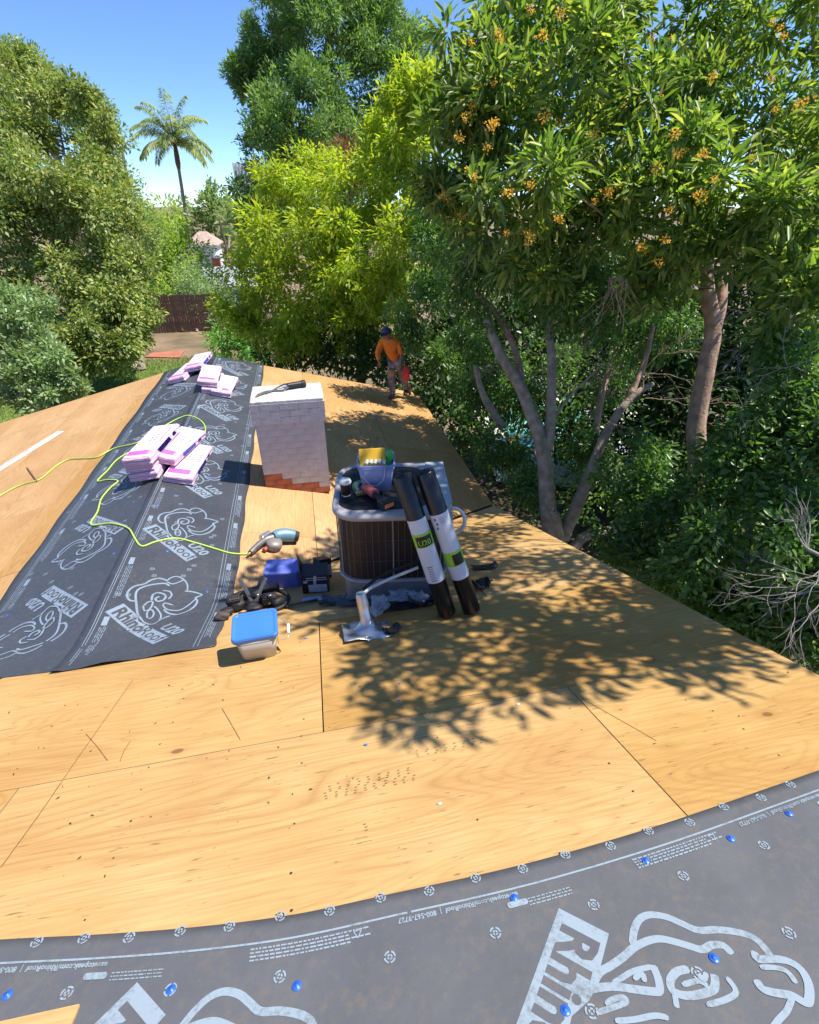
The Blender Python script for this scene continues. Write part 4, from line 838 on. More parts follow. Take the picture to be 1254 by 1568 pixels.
# the near course: band line and upside-down small print that follow its edge
def along(x, s_): return Vector((x, float(np.interp(x, [p.x for p in ep], [p.y for p in ep])) - s_, 0))
def lay(parent, name, s_, x0, x1, w, m, n=60):
    mb = MB(); vv = []
    for i in range(n):
        x = x0 + (x1 - x0) * i / (n - 1)
        for ds in (-w / 2, w / 2):
            p = along(x, s_ + ds); p.z = znear_u(p.x, p.y) + .0030; vv.append(p)
    mb.add(vv, [(2 * i + 1, 2 * i + 3, 2 * i + 2, 2 * i) for i in range(n - 1)]); return mb.build(name, m, parent)
lay(u_n, 'edge_line', .062, -2.3, .115, .0055, M_PRINTN); lay(u_n, 'edge_line', .062, .125, 2.28, .0055, M_PRINTN)
def small_print(x, s_, body, size, bold=.0004):
    v, f = text_geo(body, size, bold); mb = MB(); vv = []
    for c in v:
        p = along(x - c[0], s_ + .0 + c[1]); p.z = znear_u(p.x, p.y) + .0032; vv.append(p)
    mb.add(vv, f); return mb.build('small_print', M_PRINTN, u_n)
for x in (.44, -.70, 1.58): small_print(x, .073, 'eavetopeak.com/RhinoRoof  |  800-567-9727', .0195, .0006)
rq = random.Random(8); mb = MB()
for x0 in (-.62, .52, 1.66):
    for k_ in range(4):
        x = x0 - .84
        while x < x0 - .53 - .05 * (k_ % 2):
            wd_ = rq.uniform(.004, .018); s_ = .074 + k_ * .009; c = [along(x, s_), along(x + wd_, s_), along(x + wd_, s_ + .0042), along(x, s_ + .0042)]
            for p in c: p.z = znear_u(p.x, p.y) + .003
            mb.add(c, [(3, 2, 1, 0)]); x += wd_ + .003
    for k_ in range(3):
        x = x0 - .23
        while x < x0 - .10:
            pass; wd_ = rq.uniform(.004, .014); s_ = .098 + k_ * .008; c = [along(x + .17, s_), along(x + .17 + wd_, s_), along(x + .17 + wd_, s_ + .003), along(x + .17, s_ + .003)]
            for p in c: p.z = znear_u(p.x, p.y) + .003
            mb.add(c, [(3, 2, 1, 0)]); x += wd_ + .003
tag(mb.build('small_print', M_PRINTN, u_n), kind='stuff')
for x in (.46, -.69, 1.6):
    mb = MB(); pr = [(q[0], q[1]) for q in rounded(.062, .016, .0078, 4)]
    vv = []
    for a, b_ in pr:
        p = along(x - .032 + a, .104 + b_); p.z = znear_u(p.x, p.y) + .003; vv.append(p)
    mb.add(vv, [tuple(range(len(vv)))]); mb.build('small_badge', M_PRINTN, u_n)
for x in (-.03, 1.11):
    tri = [(0, 0), (.011, .019), (-.011, .019)]; mb = MB()
    for i in range(3):
        a, b_ = tri[i], tri[(i + 1) % 3]; A = Vector((a[0], a[1], 0)); B_ = Vector((b_[0], b_[1], 0)); nn_ = (B_ - A).normalized(); nn_ = Vector((-nn_.y, nn_.x, 0)) * .0014
        vv = []
        for q in (A - nn_, B_ - nn_, B_ + nn_, A + nn_):
            p = along(x + q.x, .098 - q.y); p.z = znear_u(p.x, p.y) + .003; vv.append(p)
        mb.add(vv, [(0, 1, 2, 3), (3, 2, 1, 0)])
    mb.build('warning_mark', M_PRINTN, u_n)
def on_near(px, py, h=.0022): q = near_pt(px, py); return Vector((q.x, q.y, z_near(q.x, q.y) + h))
def mark_line(pts_px, w, m, name='scribe_line'):
    mb = MB(); P_ = [on_near(*q) for q in pts_px]; vv = []
    for i, p in enumerate(P_):
        t_ = (P_[min(i + 1, len(P_) - 1)] - P_[max(i - 1, 0)]).normalized(); s_ = t_.cross(NN).normalized() * w / 2; vv += [p - s_, p + s_]
    mb.add(vv, [(2 * i, 2 * i + 1, 2 * i + 3, 2 * i + 2) for i in range(len(P_) - 1)]); return mb.build(name, m, dn)
M_SCRIBE = mat('scribe_brown', (.24, .12, .045), .8, var=.3, scale=30); M_STAMP = mat('stamp_ink', (.20, .14, .07), .8, var=.3)
for q in ([(2, 1328), (60, 1248), (120, 1160), (204, 1041)], [(132, 1124), (148, 1142), (165, 1165)], [(340, 1085), (352, 1105), (368, 1133)], [(200, 1135), (190, 1150), (184, 1166)], [(655, 1075), (700, 1068), (740, 1062)], [(900, 1075), (980, 1120), (1005, 1135)]): mark_line(q, .0035, M_SCRIBE)
for x0, y0, dx, dy, nn2 in ((500, 1215, 15, -3.2, 10), (505, 1203, 15, -3.4, 9), (640, 1150, 14, -3, 8), (560, 1262, 0, 0, 1)):
    mb = MB()
    for i in range(nn2):
        for j in range(3):
            p = on_near(x0 + dx * i + rq.uniform(-2, 2), y0 + dy * i + j * 4 + rq.uniform(-1, 1)); mb.T = frame(p, (1, .12, 0), NN); mb.add([(-.006, -.0018, 0), (.004, -.0018, 0), (.005, .0018, 0), (-.005, .0018, 0)], [(0, 1, 2, 3)]); mb.T = Matrix()
    tag(mb.build('grade_stamp', M_STAMP, dn), kind='stuff')
mb = MB(); rl2 = random.Random(99)
for i in range(230):
    x = rl2.uniform(-2.3, 2.25); y = rl2.uniform(.70, 4.8) if x > 0 else rl2.uniform(.75, 2.4)
    if deck(x, y) > z_near(x, y) + 1e-6: continue
    e0 = float(np.interp(x, [p_[0] for p_ in edge], [p_[1] for p_ in edge]))
    if y < e0 + .02: continue
    r_ = .0014 + .0045 * rl2.random() ** 3; mb.T = frame((x, y, z_near(x, y) + .0035), (rl2.uniform(-1, 1), rl2.uniform(-1, 1), 0), NN); mb.add([(-r_ * 1.8, 0, 0), (0, -r_ * .6, .001), (r_ * 1.6, 0, .003), (0, r_ * .6, .001)], [(0, 1, 2, 3)]); mb.T = Matrix()
tag(mb.build('leaf_bits', mat('dead_leaf_bits', (.11, .065, .03), .9, var=.5, scale=4)), 'tiny dead leaf bits and chips scattered over the near plywood', 'leaf litter', kind='stuff')
# offcut of plywood at the lower left corner
M = frame((-1.02, .44, z_near(0, .44) + .0125), (1, -.04, 0), NN)
o = MB().box((0, 0, 0), (.57, .27, .010)).build('plywood_offcut', M_PLY, None, bevel=.001, M=M); tag(o, 'plywood offcut lying on the underlayment in the lower left corner', 'plywood')

# ------------------------------------------------------------------ chimney
M_BRICK = mat('brick_red', (.40, .12, .055), .85, var=.35, scale=9, bump=.4, bscale=60); M_MORTAR = mat('mortar', (.34, .29, .25), .95, var=.2)
M_CHPAINT = mat('chimney_paint', (.48, .455, .485), .75, var=.14, scale=4, bump=.35, bscale=18, spec=.25)
cx0, cx1, cy0, cy1, ctop = -.595, .130, 5.155, 5.66, -1.775
chim = thing('chimney', 'white-painted brick chimney with bare red bricks at its foot', 'chimney', ((cx0 + cx1) / 2, (cy0 + cy1) / 2, z_far((cx0 + cx1) / 2, 5.4)))
zb0 = z_far(cx1, 0) - .03; rc = random.Random(6); CH = .0745; ncourse = int((ctop - zb0) / CH); zb0 = ctop - ncourse * CH
zpaint = zb0 + CH * 4
MB().box(((cx0 + cx1) / 2, (cy0 + cy1) / 2, (zb0 + zpaint) / 2), (cx1 - cx0 - .010, cy1 - cy0 - .010, zpaint - zb0)).build('core', M_MORTAR, chim, keep=True)
MB().box(((cx0 + cx1) / 2, (cy0 + cy1) / 2, (ctop + zpaint) / 2 - .002), (cx1 - cx0 - .003, cy1 - cy0 - .003, ctop - zpaint)).build('core', M_CHPAINT, chim, keep=True)
bk_cache = {}
def brick_mesh(l, m):
    key = (round(l, 3), m.name)
    if key not in bk_cache: bk_cache[key] = MB().box((0, 0, 0), (l, .095, CH - (.009 if m is M_BRICK else .0026))).mesh('brick', m)
    return bk_cache[key]
for c in range(ncourse):
    z = zb0 + (c + .5) * CH; ex = .022 if c >= ncourse - 3 else 0.0
    for side in range(4):
        L_ = (cx1 - cx0 + 2 * ex) if side % 2 == 0 else (cy1 - cy0 - .19); x = 0.0; first = (c + side) % 2 == 0
        while x < L_ - .02:
            ln = .1 if (first and x == 0) else .2
            ln = min(ln, L_ - x);
            if L_ - x - ln < .04: ln = L_ - x
            mid = x + ln / 2 - L_ / 2; cxm, cym = (cx0 + cx1) / 2, (cy0 + cy1) / 2
            bxw = (cxm + mid, cx1, cxm - mid, cx0)[side]; red = z - z_far(bxw, 0) < (.16 if side == 0 and mid < -.2 else .105) + rc.uniform(-.012, .012)
            o = obj_from('brick', brick_mesh(ln - (.009 if red else .0026), M_BRICK if red else M_CHPAINT), chim, keep=True); jz = rc.uniform(-.0012, .0012); jo = rc.uniform(-.0004, .0006) + ex
            o.location = [(cxm + mid, cy0 + .0475 - jo, z + jz), (cx1 - .0475 + jo, cym + mid, z + jz), (cxm - mid, cy1 - .0475 + jo, z + jz), (cx0 + .0475 - jo, cym - mid, z + jz)][side]
            o.rotation_euler = (0, 0, (0, math.pi / 2, math.pi, -math.pi / 2)[side]); x += ln
    
mb = MB(); mb.prism([(q[0] + (cx0 + cx1) / 2, q[1] + (cy0 + cy1) / 2) for q in rounded(cx1 - cx0 + .03, cy1 - cy0 + .03, .02, 3)], ctop, ctop + .030)
mb.build('cement_crown', mat('cement_crown', (.52, .53, .52), .8, var=.25, scale=12, bump=.8, bscale=25), chim, keep=True, bevel=.008)
tz = ctop + .031
t = thing('caulk_torch', 'black cylindrical tool lying on top of the chimney', 'tool', (.0 - .13, 5.52, tz))
MB().tube([(-.09, -.03, .035), (.07, .02, .035)], [.034, .036], 14).build('barrel', M_BLACKP, t); MB().tube([(.06, .017, .035), (.10, .03, .035)], .042, 14).build('collar', M_RUBBER, t); MB().tube([(-.15, -.05, .03), (-.085, -.028, .035)], [.01, .018], 8).build('nozzle', M_METAL, t)
mb = MB(); mb.tube(smooth_path([(-.55, 5.28, tz + .01), (-.48, 5.36, tz + .012), (-.40, 5.42, tz + .012), (-.33, 5.52, tz + .02), (-.24, 5.54, tz + .045), (-.20, 5.48, tz + .035), (-.27, 5.43, tz + .014), (-.36, 5.44, tz + .01), (-.45, 5.40, tz + .02), (-.54, 5.33, tz + .01)], 6), .009, 6)
tag(mb.build('looped_strap', mat('strap_grey', (.12, .11, .10), .8)), 'dark looped strap lying on the left of the chimney top', 'strap')

# ------------------------------------------------------------------ air conditioner
M_ACG = mat('ac_louvre_dark', (.024, .017, .016), .5, var=.3, scale=30); M_ACB = mat('ac_beige', (.36, .35, .37), .7, var=.06); M_ACS = mat('ac_service_panel', (.36, .40, .45), .45, var=.12)
M_WIRE = mat('ac_wire', (.12, .105, .10), .45, var=.2)
AC = frame((.515, 3.10, -2.325), (math.cos(R(-9)), math.sin(R(-9)), 0), (0, 0, 1)) @ Matrix.Diagonal((1.09, 1.04, .70, 1))
ac = thing('air_conditioner', 'dark-grilled air conditioning unit standing on the roof deck', 'air conditioner', M=AC)
out = rounded(.74, .74, .17, 8)
MB().prism(rounded(.66, .66, .06, 4), -.75, -.002).build('curb', mat('curb_sheet_metal', (.30, .33, .38), .45, .5, var=.2), ac)
MB().prism(out, 0, .030).build('base_pan', M_ACB, ac, bevel=.006)
MB().prism(rounded(.70, .70, .16, 8), .030, .765).build('coil', M_ACG, ac)
mb = MB(); ring = rounded(.722, .722, .165, 8)
per = sum(math.dist(ring[i], ring[(i + 1) % len(ring)]) for i in range(len(ring))); nw = 64
def along_ring(s_):
    s_ %= per
    for i in range(len(ring)):
        d_ = math.dist(ring[i], ring[(i + 1) % len(ring)])
        if s_ <= d_: f_ = s_ / d_; return (ring[i][0] + (ring[(i + 1) % len(ring)][0] - ring[i][0]) * f_, ring[i][1] + (ring[(i + 1) % len(ring)][1] - ring[i][1]) * f_)
        s_ -= d_
    return ring[0]
for i in range(nw): x, y = along_ring(per * i / nw); mb.tube([(x, y, .035), (x, y, .765)], .0016 if i % 4 else .0026, 4, caps=False)
for z in (.27, .52): mb.tube([(x, y, z) for x, y in ring] + [(*ring[0], z)], .0018, 4, caps=False)
tag(mb.build('grille', M_WIRE, ac), kind='stuff')
for x, y in ((-.335, -.285), (.0, -.365), (.31, -.31), (-.362, .1)): MB().tube([(x, y, .03), (x, y, .77)], .003, 6).build('corner_post', mat('post_grey', (.34, .33, .34), .5), ac)
mb = MB(); o1 = rounded(.76, .76, .175, 8); i1 = [(x * .80 - .055, y * .86 + .012) for x, y in rounded(.72, .74, .15, 8)]; n = len(o1)
vv = [(x, y, .765) for x, y in o1] + [(x, y, .80) for x, y in o1] + [(x * .97, y * .97, .822) for x, y in o1] + [(x, y, .826) for x, y in i1] + [(x * .985 - .0, y * .985, .806) for x, y in i1]
mb.add(vv, [(k_ * n + i, k_ * n + (i + 1) % n, (k_ + 1) * n + (i + 1) % n, (k_ + 1) * n + i) for k_ in range(4) for i in range(n)] + [tuple(range(n))[::-1]], 0, True); mb.build('top_cover', M_ACB, ac)
mb = MB(); mb.add([(x * .985, y * .985, .8055) for x, y in i1], [tuple(range(n))]); mb.build('fan_well', M_BLACKP, ac)
mb = MB()
for r_ in np.linspace(.04, .30, 14): mb.tube([(-.055 + r_ * math.cos(a) * .98, .012 + r_ * math.sin(a), .812) for a in np.linspace(0, 2 * math.pi, 33)], .0022, 4, caps=False)
for a in np.linspace(0, 2 * math.pi, 9)[:-1]: mb.tube([(-.055 + .03 * math.cos(a), .012 + .03 * math.sin(a), .815), (-.055 + .30 * math.cos(a), .012 + .30 * math.sin(a), .815)], .003, 4, caps=False)
tag(mb.build('fan_guard', M_RUBBER, ac), kind='stuff')
MB().box((.355, .03, .43), (.055, .62, .66)).build('service_panel', M_ACS, ac, bevel=.008); MB().box((.315, .06, .829), (.13, .60, .010)).build('top_plate', M_ACS, ac, bevel=.003)
mb = MB(); mb.tube(smooth_path([(.36, -.12, .66), (.43, -.14, .66), (.475, -.16, .58), (.47, -.17, .46), (.43, -.16, .40)], 6), .013, 10); mb.build('conduit', M_WHITE, ac)
ACT = -2.325 + .818 * .70                      # height of the guard on top
def ac_pt(px, py): return at_z(px, py, ACT)
M_CLEARB = mat('clear_bluish_plastic', (.30, .38, .70), .25, var=.05, alpha=.62); M_CLEARW = mat('cloudy_plastic', (.60, .60, .58), .3, var=.08, alpha=.72)
def tub(name, label, cat, M, wb, wt, h, m, rim=None, db=None, dt=None):
    t = thing(name, label, cat, M=M); db = db or wb; dt = dt or wt
    n = 24; a = rounded(wb, db, wb * .16, 5); b_ = rounded(wt, dt, wt * .16, 5); c = [(x * .96, y * .96) for x, y in b_]; d = [(x * .94, y * .94) for x, y in a]; n = len(a)
    mb = MB(); vv = [(x, y, 0) for x, y in a] + [(x, y, h) for x, y in b_] + [(x, y, h) for x, y in c] + [(x, y, .004) for x, y in d]
    mb.add(vv, [(k_ * n + i, k_ * n + (i + 1) % n, (k_ + 1) * n + (i + 1) % n, (k_ + 1) * n + i) for k_ in range(3) for i in range(n)] + [tuple(range(n))[::-1], tuple(range(3 * n, 4 * n))], 0, True); mb.build('body', m, t)
    if rim:
        mb = MB(); mb.tube([(x * 1.012, y * 1.012, h - .006) for x, y in b_ + b_[:1]], .006, 6, caps=False); mb.tube([(x * .995, y * .995, h - .034) for x, y in b_ + b_[:1]], .0035, 5, caps=False); mb.build('rim', rim, t)
    return t
p = ac_pt(577, 742); bucket = tub('plastic_bucket', 'translucent blue bucket of supplies on the air conditioner', 'bucket', Matrix.Translation(p) @ Matrix.Rotation(R(-8), 4, 'Z'), .205, .255, .215, M_CLEARB, M_CLEARB)
MB().tube(smooth_path([(-.10, -.135, .15), (-.05, -.14, .08), (.0, -.142, .07), (.05, -.14, .12), (.06, -.135, .2)], 5), .0025, 5).build('wire_handle', M_METAL, bucket)
M_YEL = mat('yellow_card', (.72, .42, .02), .6, var=.08)
def thing_in(name, label, cat, parentM, mb, m, bevel=0):
    o = mb.build(name, m, None, bevel=bevel); o.matrix_basis = parentM; return tag(o, label, cat)
BM = Matrix.Translation(p) @ Matrix.Rotation(R(-8), 4, 'Z')
thing_in('card_packet', 'yellow-orange packet sticking out of the blue bucket', 'packet', BM, MB().box((-.025, -.015, .225), (.185, .030, .13), rot=(R(-28), 0, R(3))), M_YEL, .004)
thing_in('glove', 'bright green bunched glove in the blue bucket', 'glove', BM, MB().tube(smooth_path([(.085, .01, .17), (.10, -.01, .23), (.09, -.035, .265), (.115, -.03, .285)], 4), [.03, .032, .03, .028, .027, .026, .025, .024, .022, .02, .018, .015, .012], 8), mat('green_fabric', (.06, .42, .10), .8, bump=.5))
mb = MB()
for i in range(5): mb.tube([(-.07 + .03 * i, -.062, .198 + .004 * (i % 2)), (-.06 + .03 * i, -.035, .215)], .015, 10)
thing_in('wire_rolls', 'pale small rolls lying in the mouth of the blue bucket', 'rolls', BM, mb, mat('pale_rolls', (.55, .52, .40), .7))
p = ac_pt(530, 758); cup = thing('coffee_cup', 'dark paper coffee cup with white lid on the air conditioner', 'cup', p)
MB().lathe([(0, 0), (.030, 0), (.040, .105)], 20).build('body', mat('cup_dark', (.035, .022, .018), .6), cup); MB().lathe([(.042, .100), (.043, .112), (.039, .116), (.037, .124), (.0, .122)], 20).build('lid', M_WHITE, cup); MB().lathe([(.0305, .0), (.0312, .010)], 20).build('base_band', M_WHITE, cup)
p = ac_pt(546, 747); tp = thing('tape_roll', 'green and blue roll of tape beside the coffee cup', 'tape', p, (R(55), 0, R(25)))
MB().lathe([(.024, -.02), (.045, -.02), (.045, .02), (.024, .02), (.024, -.02)], 22, (0, 0, .045)).build('roll', mat('tape_green', (.25, .40, .22), .5), tp); MB().lathe([(.018, -.021), (.024, -.021), (.024, .021), (.018, .021), (.018, -.021)], 22, (0, 0, .045)).build('core', mat('tape_core_blue', (.12, .28, .55), .5), tp)
p = ac_pt(556, 758); mb = MB(); mb.tube([(-.055 + .0011 * i, .017 * math.cos(i * .62), .018 + .017 * math.sin(i * .62)) for i in range(100)], .0028, 5)
o = mb.build('nail_coil', mat('nail_coil_brass', (.42, .34, .22), .4, .6)); o.matrix_basis = Matrix.Translation(p) @ Matrix.Rotation(R(8), 4, 'Z'); tag(o, 'small brass-coloured wire coil in front of the tape', 'coil')
p = ac_pt(583, 770); dr_ = thing('cordless_drill', 'red and black cordless drill lying on the air conditioner edge', 'drill', p, (0, 0, R(-62)))
M_REDT = mat('tool_red', (.42, .10, .08), .45, var=.15); M_ORG = mat('orange_label', (.70, .24, .08), .5)
MB().tube([(-.19, .0, .045), (-.11, .0, .045), (-.06, .0, .042)], [.028, .036, .034], 14).build('motor_housing', M_REDT, dr_); MB().tube([(-.23, 0, .045), (-.185, 0, .045)], [.012, .024], 12).build('chuck', M_BLACKP, dr_)
MB().tube(smooth_path([(-.08, .0, .04), (-.03, -.004, .038), (.03, -.008, .036)], 4), [.03, .027, .024, .022, .021, .021, .022, .024, .026], 10).build('handle', M_RUBBER, dr_)
bt = MB().box((.075, -.01, .035), (.075, .105, .066)).build('battery', M_BLACKP, dr_, bevel=.008); MB().box((.1135, -.012, .036), (.002, .075, .030)).build('battery_label', M_ORG, bt)

# rolls of underlayment leaning on the unit
M_LAB = mat('roll_label_white', (.62, .66, .72), .5, var=.05); M_LIME = mat('roll_label_lime', (.30, .62, .05), .5); M_ROLL = mat('roll_black', (.010, .011, .014), .30, var=.3, bump=.1, bscale=30)
def roll(label, a, b_, t0, t1, g0, g1, txt):
    a, b_ = Vector(a), Vector(b_); L_ = (b_ - a).length; z = (b_ - a).normalized(); tocam = (-(a + b_) / 2); x = (tocam - z * tocam.dot(z)).normalized(); y = z.cross(x)
    M = Matrix(((y.x, z.x, x.x, a.x), (y.y, z.y, x.y, a.y), (y.z, z.z, x.z, a.z), (0, 0, 0, 1)))     # local: x across, y along the roll, z to the viewer
    t = thing('underlayment_roll', label, 'roll', M=M, group='rolls leaning on the air conditioner'); r_ = .060; nn_ = 40
    def cyl(r0, y0, y1, name, m, a0=0, a1=2 * math.pi):
        mb = MB(); k_ = 28; vv = []
        for yy_ in (y0, y1):
            for i in range(k_ + 1): an = a0 + (a1 - a0) * i / k_; vv.append((r0 * math.sin(an), yy_, r0 * math.cos(an)))
        mb.add(vv, [(i, i + 1, k_ + 2 + i, k_ + 1 + i) for i in range(k_)], 0, True); return mb.build(name, m, t)
    mb = MB(); mb.tube([(0, 0, 0), (0, .004, 0), (0, L_ - .004, 0), (0, L_, 0)], [r_ - .003, r_, r_, r_ - .003], 32, caps=False)
    sp = []                                                                   # wound layers and hollow core at both ends
    for yy_, s_ in ((0.001, -1), (L_ - .001, 1)):
        rr0 = [.022, .034, .035, .046, .047, r_ - .003]; dd = [.03, 0, .004, .001, .005, 0]; vv = []
        for q_, d_ in zip(rr0, dd): vv += [(q_ * math.cos(2 * math.pi * j / 24), yy_ - s_ * d_, q_ * math.sin(2 * math.pi * j / 24)) for j in range(24)]
        mb.add(vv, [(k_ * 24 + j, k_ * 24 + (j + 1) % 24, (k_ + 1) * 24 + (j + 1) % 24, (k_ + 1) * 24 + j) for k_ in range(5) for j in range(24)])
    mb.build('sheet_roll', M_ROLL, t)
    lab_ = cyl(r_ + .0012, L_ * t0, L_ * t1, 'paper_label', M_LAB); cyl(r_ + .002, L_ * g0, L_ * g1, 'lime_band', M_LIME)
    cyl(r_ + .0028, L_ * g0 + .006, L_ * (g0 * .18 + g1 * .82), 'black_panel', M_BLACKP, R(-48) if txt else R(-10), R(55) if txt else R(60))
    def wrap_text(body, size, y0, m, rr_, bold=.001, ang0=0, name='lettering'):
        v, f = text_geo(body, size, bold, 'CENTER'); mb = MB(); mb.add([(rr_ * math.sin(c[0] / rr_ + ang0), y0 + c[1], rr_ * math.cos(c[0] / rr_ + ang0)) for c in v], f); mb.build(name, m, t)
    if txt: wrap_text('U20', .052, L_ * g0 + .016, M_LIME, r_ + .0034, .0004, R(2))
    mb = MB(); rz = random.Random(len(label))
    def bar(y0, w0, a0, h, m_=0):
        vv = []
        for yy_ in (y0, y0 + h):
            for i in range(5): an = a0 + w0 * i / 4; vv.append(((r_ + .0018) * math.sin(an), yy_, (r_ + .0018) * math.cos(an)))
        mb.add(vv, [(i, i + 1, 6 + i, 5 + i) for i in range(4)])
    if txt:
        for i in range(9): bar(L_ * t0 + .02 + i * .0125, .55, -.55, .0035)
        for h_ in (0, .11): bar(L_ * t0 + .015 + h_, .9, -.6, .002)
    else:
        for i in range(3): bar(L_ * t1 - .10 + i * .03, .22, -.75 + .1 * (i % 2), .018)
        for i in range(5): bar(L_ * t1 - .06 + i * .009, .5, -.2, .0022)
    mb.build('small_print', mat('label_ink', (.10, .12, .18), .6), t)
    return t
q0 = near_pt(688, 949) + NN * .012 + Vector((0, .05, 0.0)); roll('black underlayment roll with U20 on its label, nearest the coffee cup', q0, at_y(616, 728, 2.60), .27, .72, .53, .625, True)
q1 = near_pt(726, 944) + NN * .012 + Vector((0, .05, 0.0)); roll('black underlayment roll with a low lime band, on the outer right side', q1, at_y(650, 722, 2.60), .27, .735, .37, .47, False)

# ------------------------------------------------------------------ clutter at the foot of the unit
rk = random.Random(17)
def scrap(px, py, w, d, ang, label, m, seed, lift=.008, name='felt_scrap', cat='scrap', curl=.03):
    rr0 = random.Random(seed); M = on_deck(px, py, ang, lift); nx, ny = 9, 6; vv = []
    for j in range(ny):
        for i in range(nx):
            x = (i / (nx - 1) - .5) * w; y = (j / (ny - 1) - .5) * d * (1 - .35 * rr0.random() * abs(i / (nx - 1) - .5)); x += rr0.uniform(-.03, .03) * w; y += rr0.uniform(-.06, .06) * d
            vv.append((x, y, max(0, curl * (abs(x) / w * 2) ** 2 * rr0.uniform(.2, 1) + rr0.uniform(0, curl * .35))))
    mb = MB(); mb.add(vv, [(j * nx + i, j * nx + i + 1, (j + 1) * nx + i + 1, (j + 1) * nx + i) for j in range(ny - 1) for i in range(nx - 1)], 0, False)
    o = mb.build(name, m, None, M=M); s_ = o.modifiers.new('thick', 'SOLIDIFY'); s_.thickness = .002; return tag(o, label, cat, 'scraps around the air conditioner')
M_FELT = mat('felt_black', (.020, .021, .025), .55, var=.4, scale=12); M_FELTB = mat('felt_blue_grey', (.07, .095, .13), .45, var=.4, scale=9)
scrap(528, 918, .34, .13, R(-8), 'flat blue-grey felt scrap under the white conduit', M_FELTB, 1); scrap(618, 930, .50, .12, R(4), 'dark felt strip under the feet of the two rolls, behind the plastic bag', M_FELT, 2, curl=.05)
scrap(742, 870, .22, .12, R(-5), 'dark scrap lying right of the rolls', M_FELT, 3); scrap(735, 900, .16, .15, R(30), 'small crumpled black scrap at the right foot of the rolls', M_FELT, 4, curl=.07)
scrap(600, 968, .12, .10, R(20), 'small black scrap at the right corner of the vent flashing', M_FELT, 5, curl=.04); scrap(520, 925, .30, .06, R(-3), 'narrow dark strip left of the vent flashing', M_FELT, 6)
scrap(560, 924, .42, .10, R(-6), 'grey felt sheet against the unit base', M_FELTB, 7, curl=.04); scrap(655, 926, .28, .10, R(8), 'dark folded scrap behind the first roll', M_FELT, 8, curl=.08)
scrap(483, 918, .20, .09, R(0), 'pale blue paper sheet below the nail box', mat('paper_pale_blue', (.36, .46, .62), .6, var=.05), 9, name='paper_sheet', cat='paper', curl=.004)
# white conduit along the front, dark cable above
c_pts = [at_y(640, 869, 2.64), at_y(620, 877, 2.62), at_y(600, 885, 2.60), at_y(582, 893, 2.56), at_y(568, 900, 2.50), at_y(557, 909, 2.42)]
tag(MB().tube(smooth_path(c_pts, 6), .011, 10).build('white_conduit', M_WHITE), 'white flexible conduit curving in front of the unit base', 'conduit')
c2 = [at_y(556, 902, 2.58), at_y(578, 885, 2.63), at_y(605, 872, 2.65), at_y(638, 860, 2.66)]
tag(MB().tube(smooth_path(c2, 6), .010, 8).build('black_cable', M_RUBBER), 'black cable running up across the lower grille', 'cable')
c3 = [at_deck(520, 925) + Vector((0, 0, .02)), at_deck(540, 917) + Vector((0, 0, .025)), at_deck(556, 910) + Vector((0, 0, .05))]
tag(MB().tube(smooth_path(c3, 5), .011, 8).build('grey_pipe', mat('pipe_grey', (.30, .30, .33), .5)), 'short grey pipe lying left of the vent flashing', 'pipe')
tag(MB().tube(smooth_path([at_deck(548, 895) + Vector((0, 0, .12)), at_deck(538, 905) + Vector((0, 0, .06)), at_deck(524, 918) + Vector((0, 0, .01))], 5), .006, 6).build('thin_stick', mat('stick_tan', (.33, .25, .17), .8)), 'thin tan stick leaning at the left foot of the unit', 'stick')
# vent flashing
VM = on_deck(561, 968, R(2), .004); vent = thing('vent_flashing', 'shiny metal roof vent flashing with a bent upright pipe', 'flashing', M=VM)
nx, ny = 15, 11; vv = []; rv = random.Random(41)
for j in range(ny):
    for i in range(nx):
        x = (i / (nx - 1) - .5) * .30; y = (j / (ny - 1) - .5) * .26; r_ = math.hypot(x - .01, y - .02); vv.append((x + rv.uniform(-.002, .002), y, .09 * math.exp(-(r_ / .07) ** 2) + .03 * max(0, -x * 6) ** 2 + .011 * math.sin(x * 34 + y * 22) + .008 * math.sin(y * 50 - x * 14) + rv.uniform(0, .003)))
mb = MB(); mb.add(vv, [(j * nx + i, j * nx + i + 1, (j + 1) * nx + i + 1, (j + 1) * nx + i) for j in range(ny - 1) for i in range(nx - 1)], 0, True); o = mb.build('base_plate', M_METAL, vent); s_ = o.modifiers.new('thick', 'SOLIDIFY'); s_.thickness = .0015
pp = smooth_path([(.01, .02, .02), (.008, .025, .08), (.002, .04, .14), (-.004, .045, .20), (-.008, .05, .245)], 4)
mb = MB(); mb.tube(pp, [.046, .044, .042, .041, .040, .039, .038, .038, .038, .037, .038, .037, .037, .036, .036, .035, .033], 14, caps=False); mb.build('pipe', M_METAL, vent)
mb = MB(); mb.tube([(-.008, .05, .238), (-.009, .051, .252)], [.034, .030], 14); mb.build('sealed_tip', mat('teal_sealant', (.16, .32, .34), .5), vent)
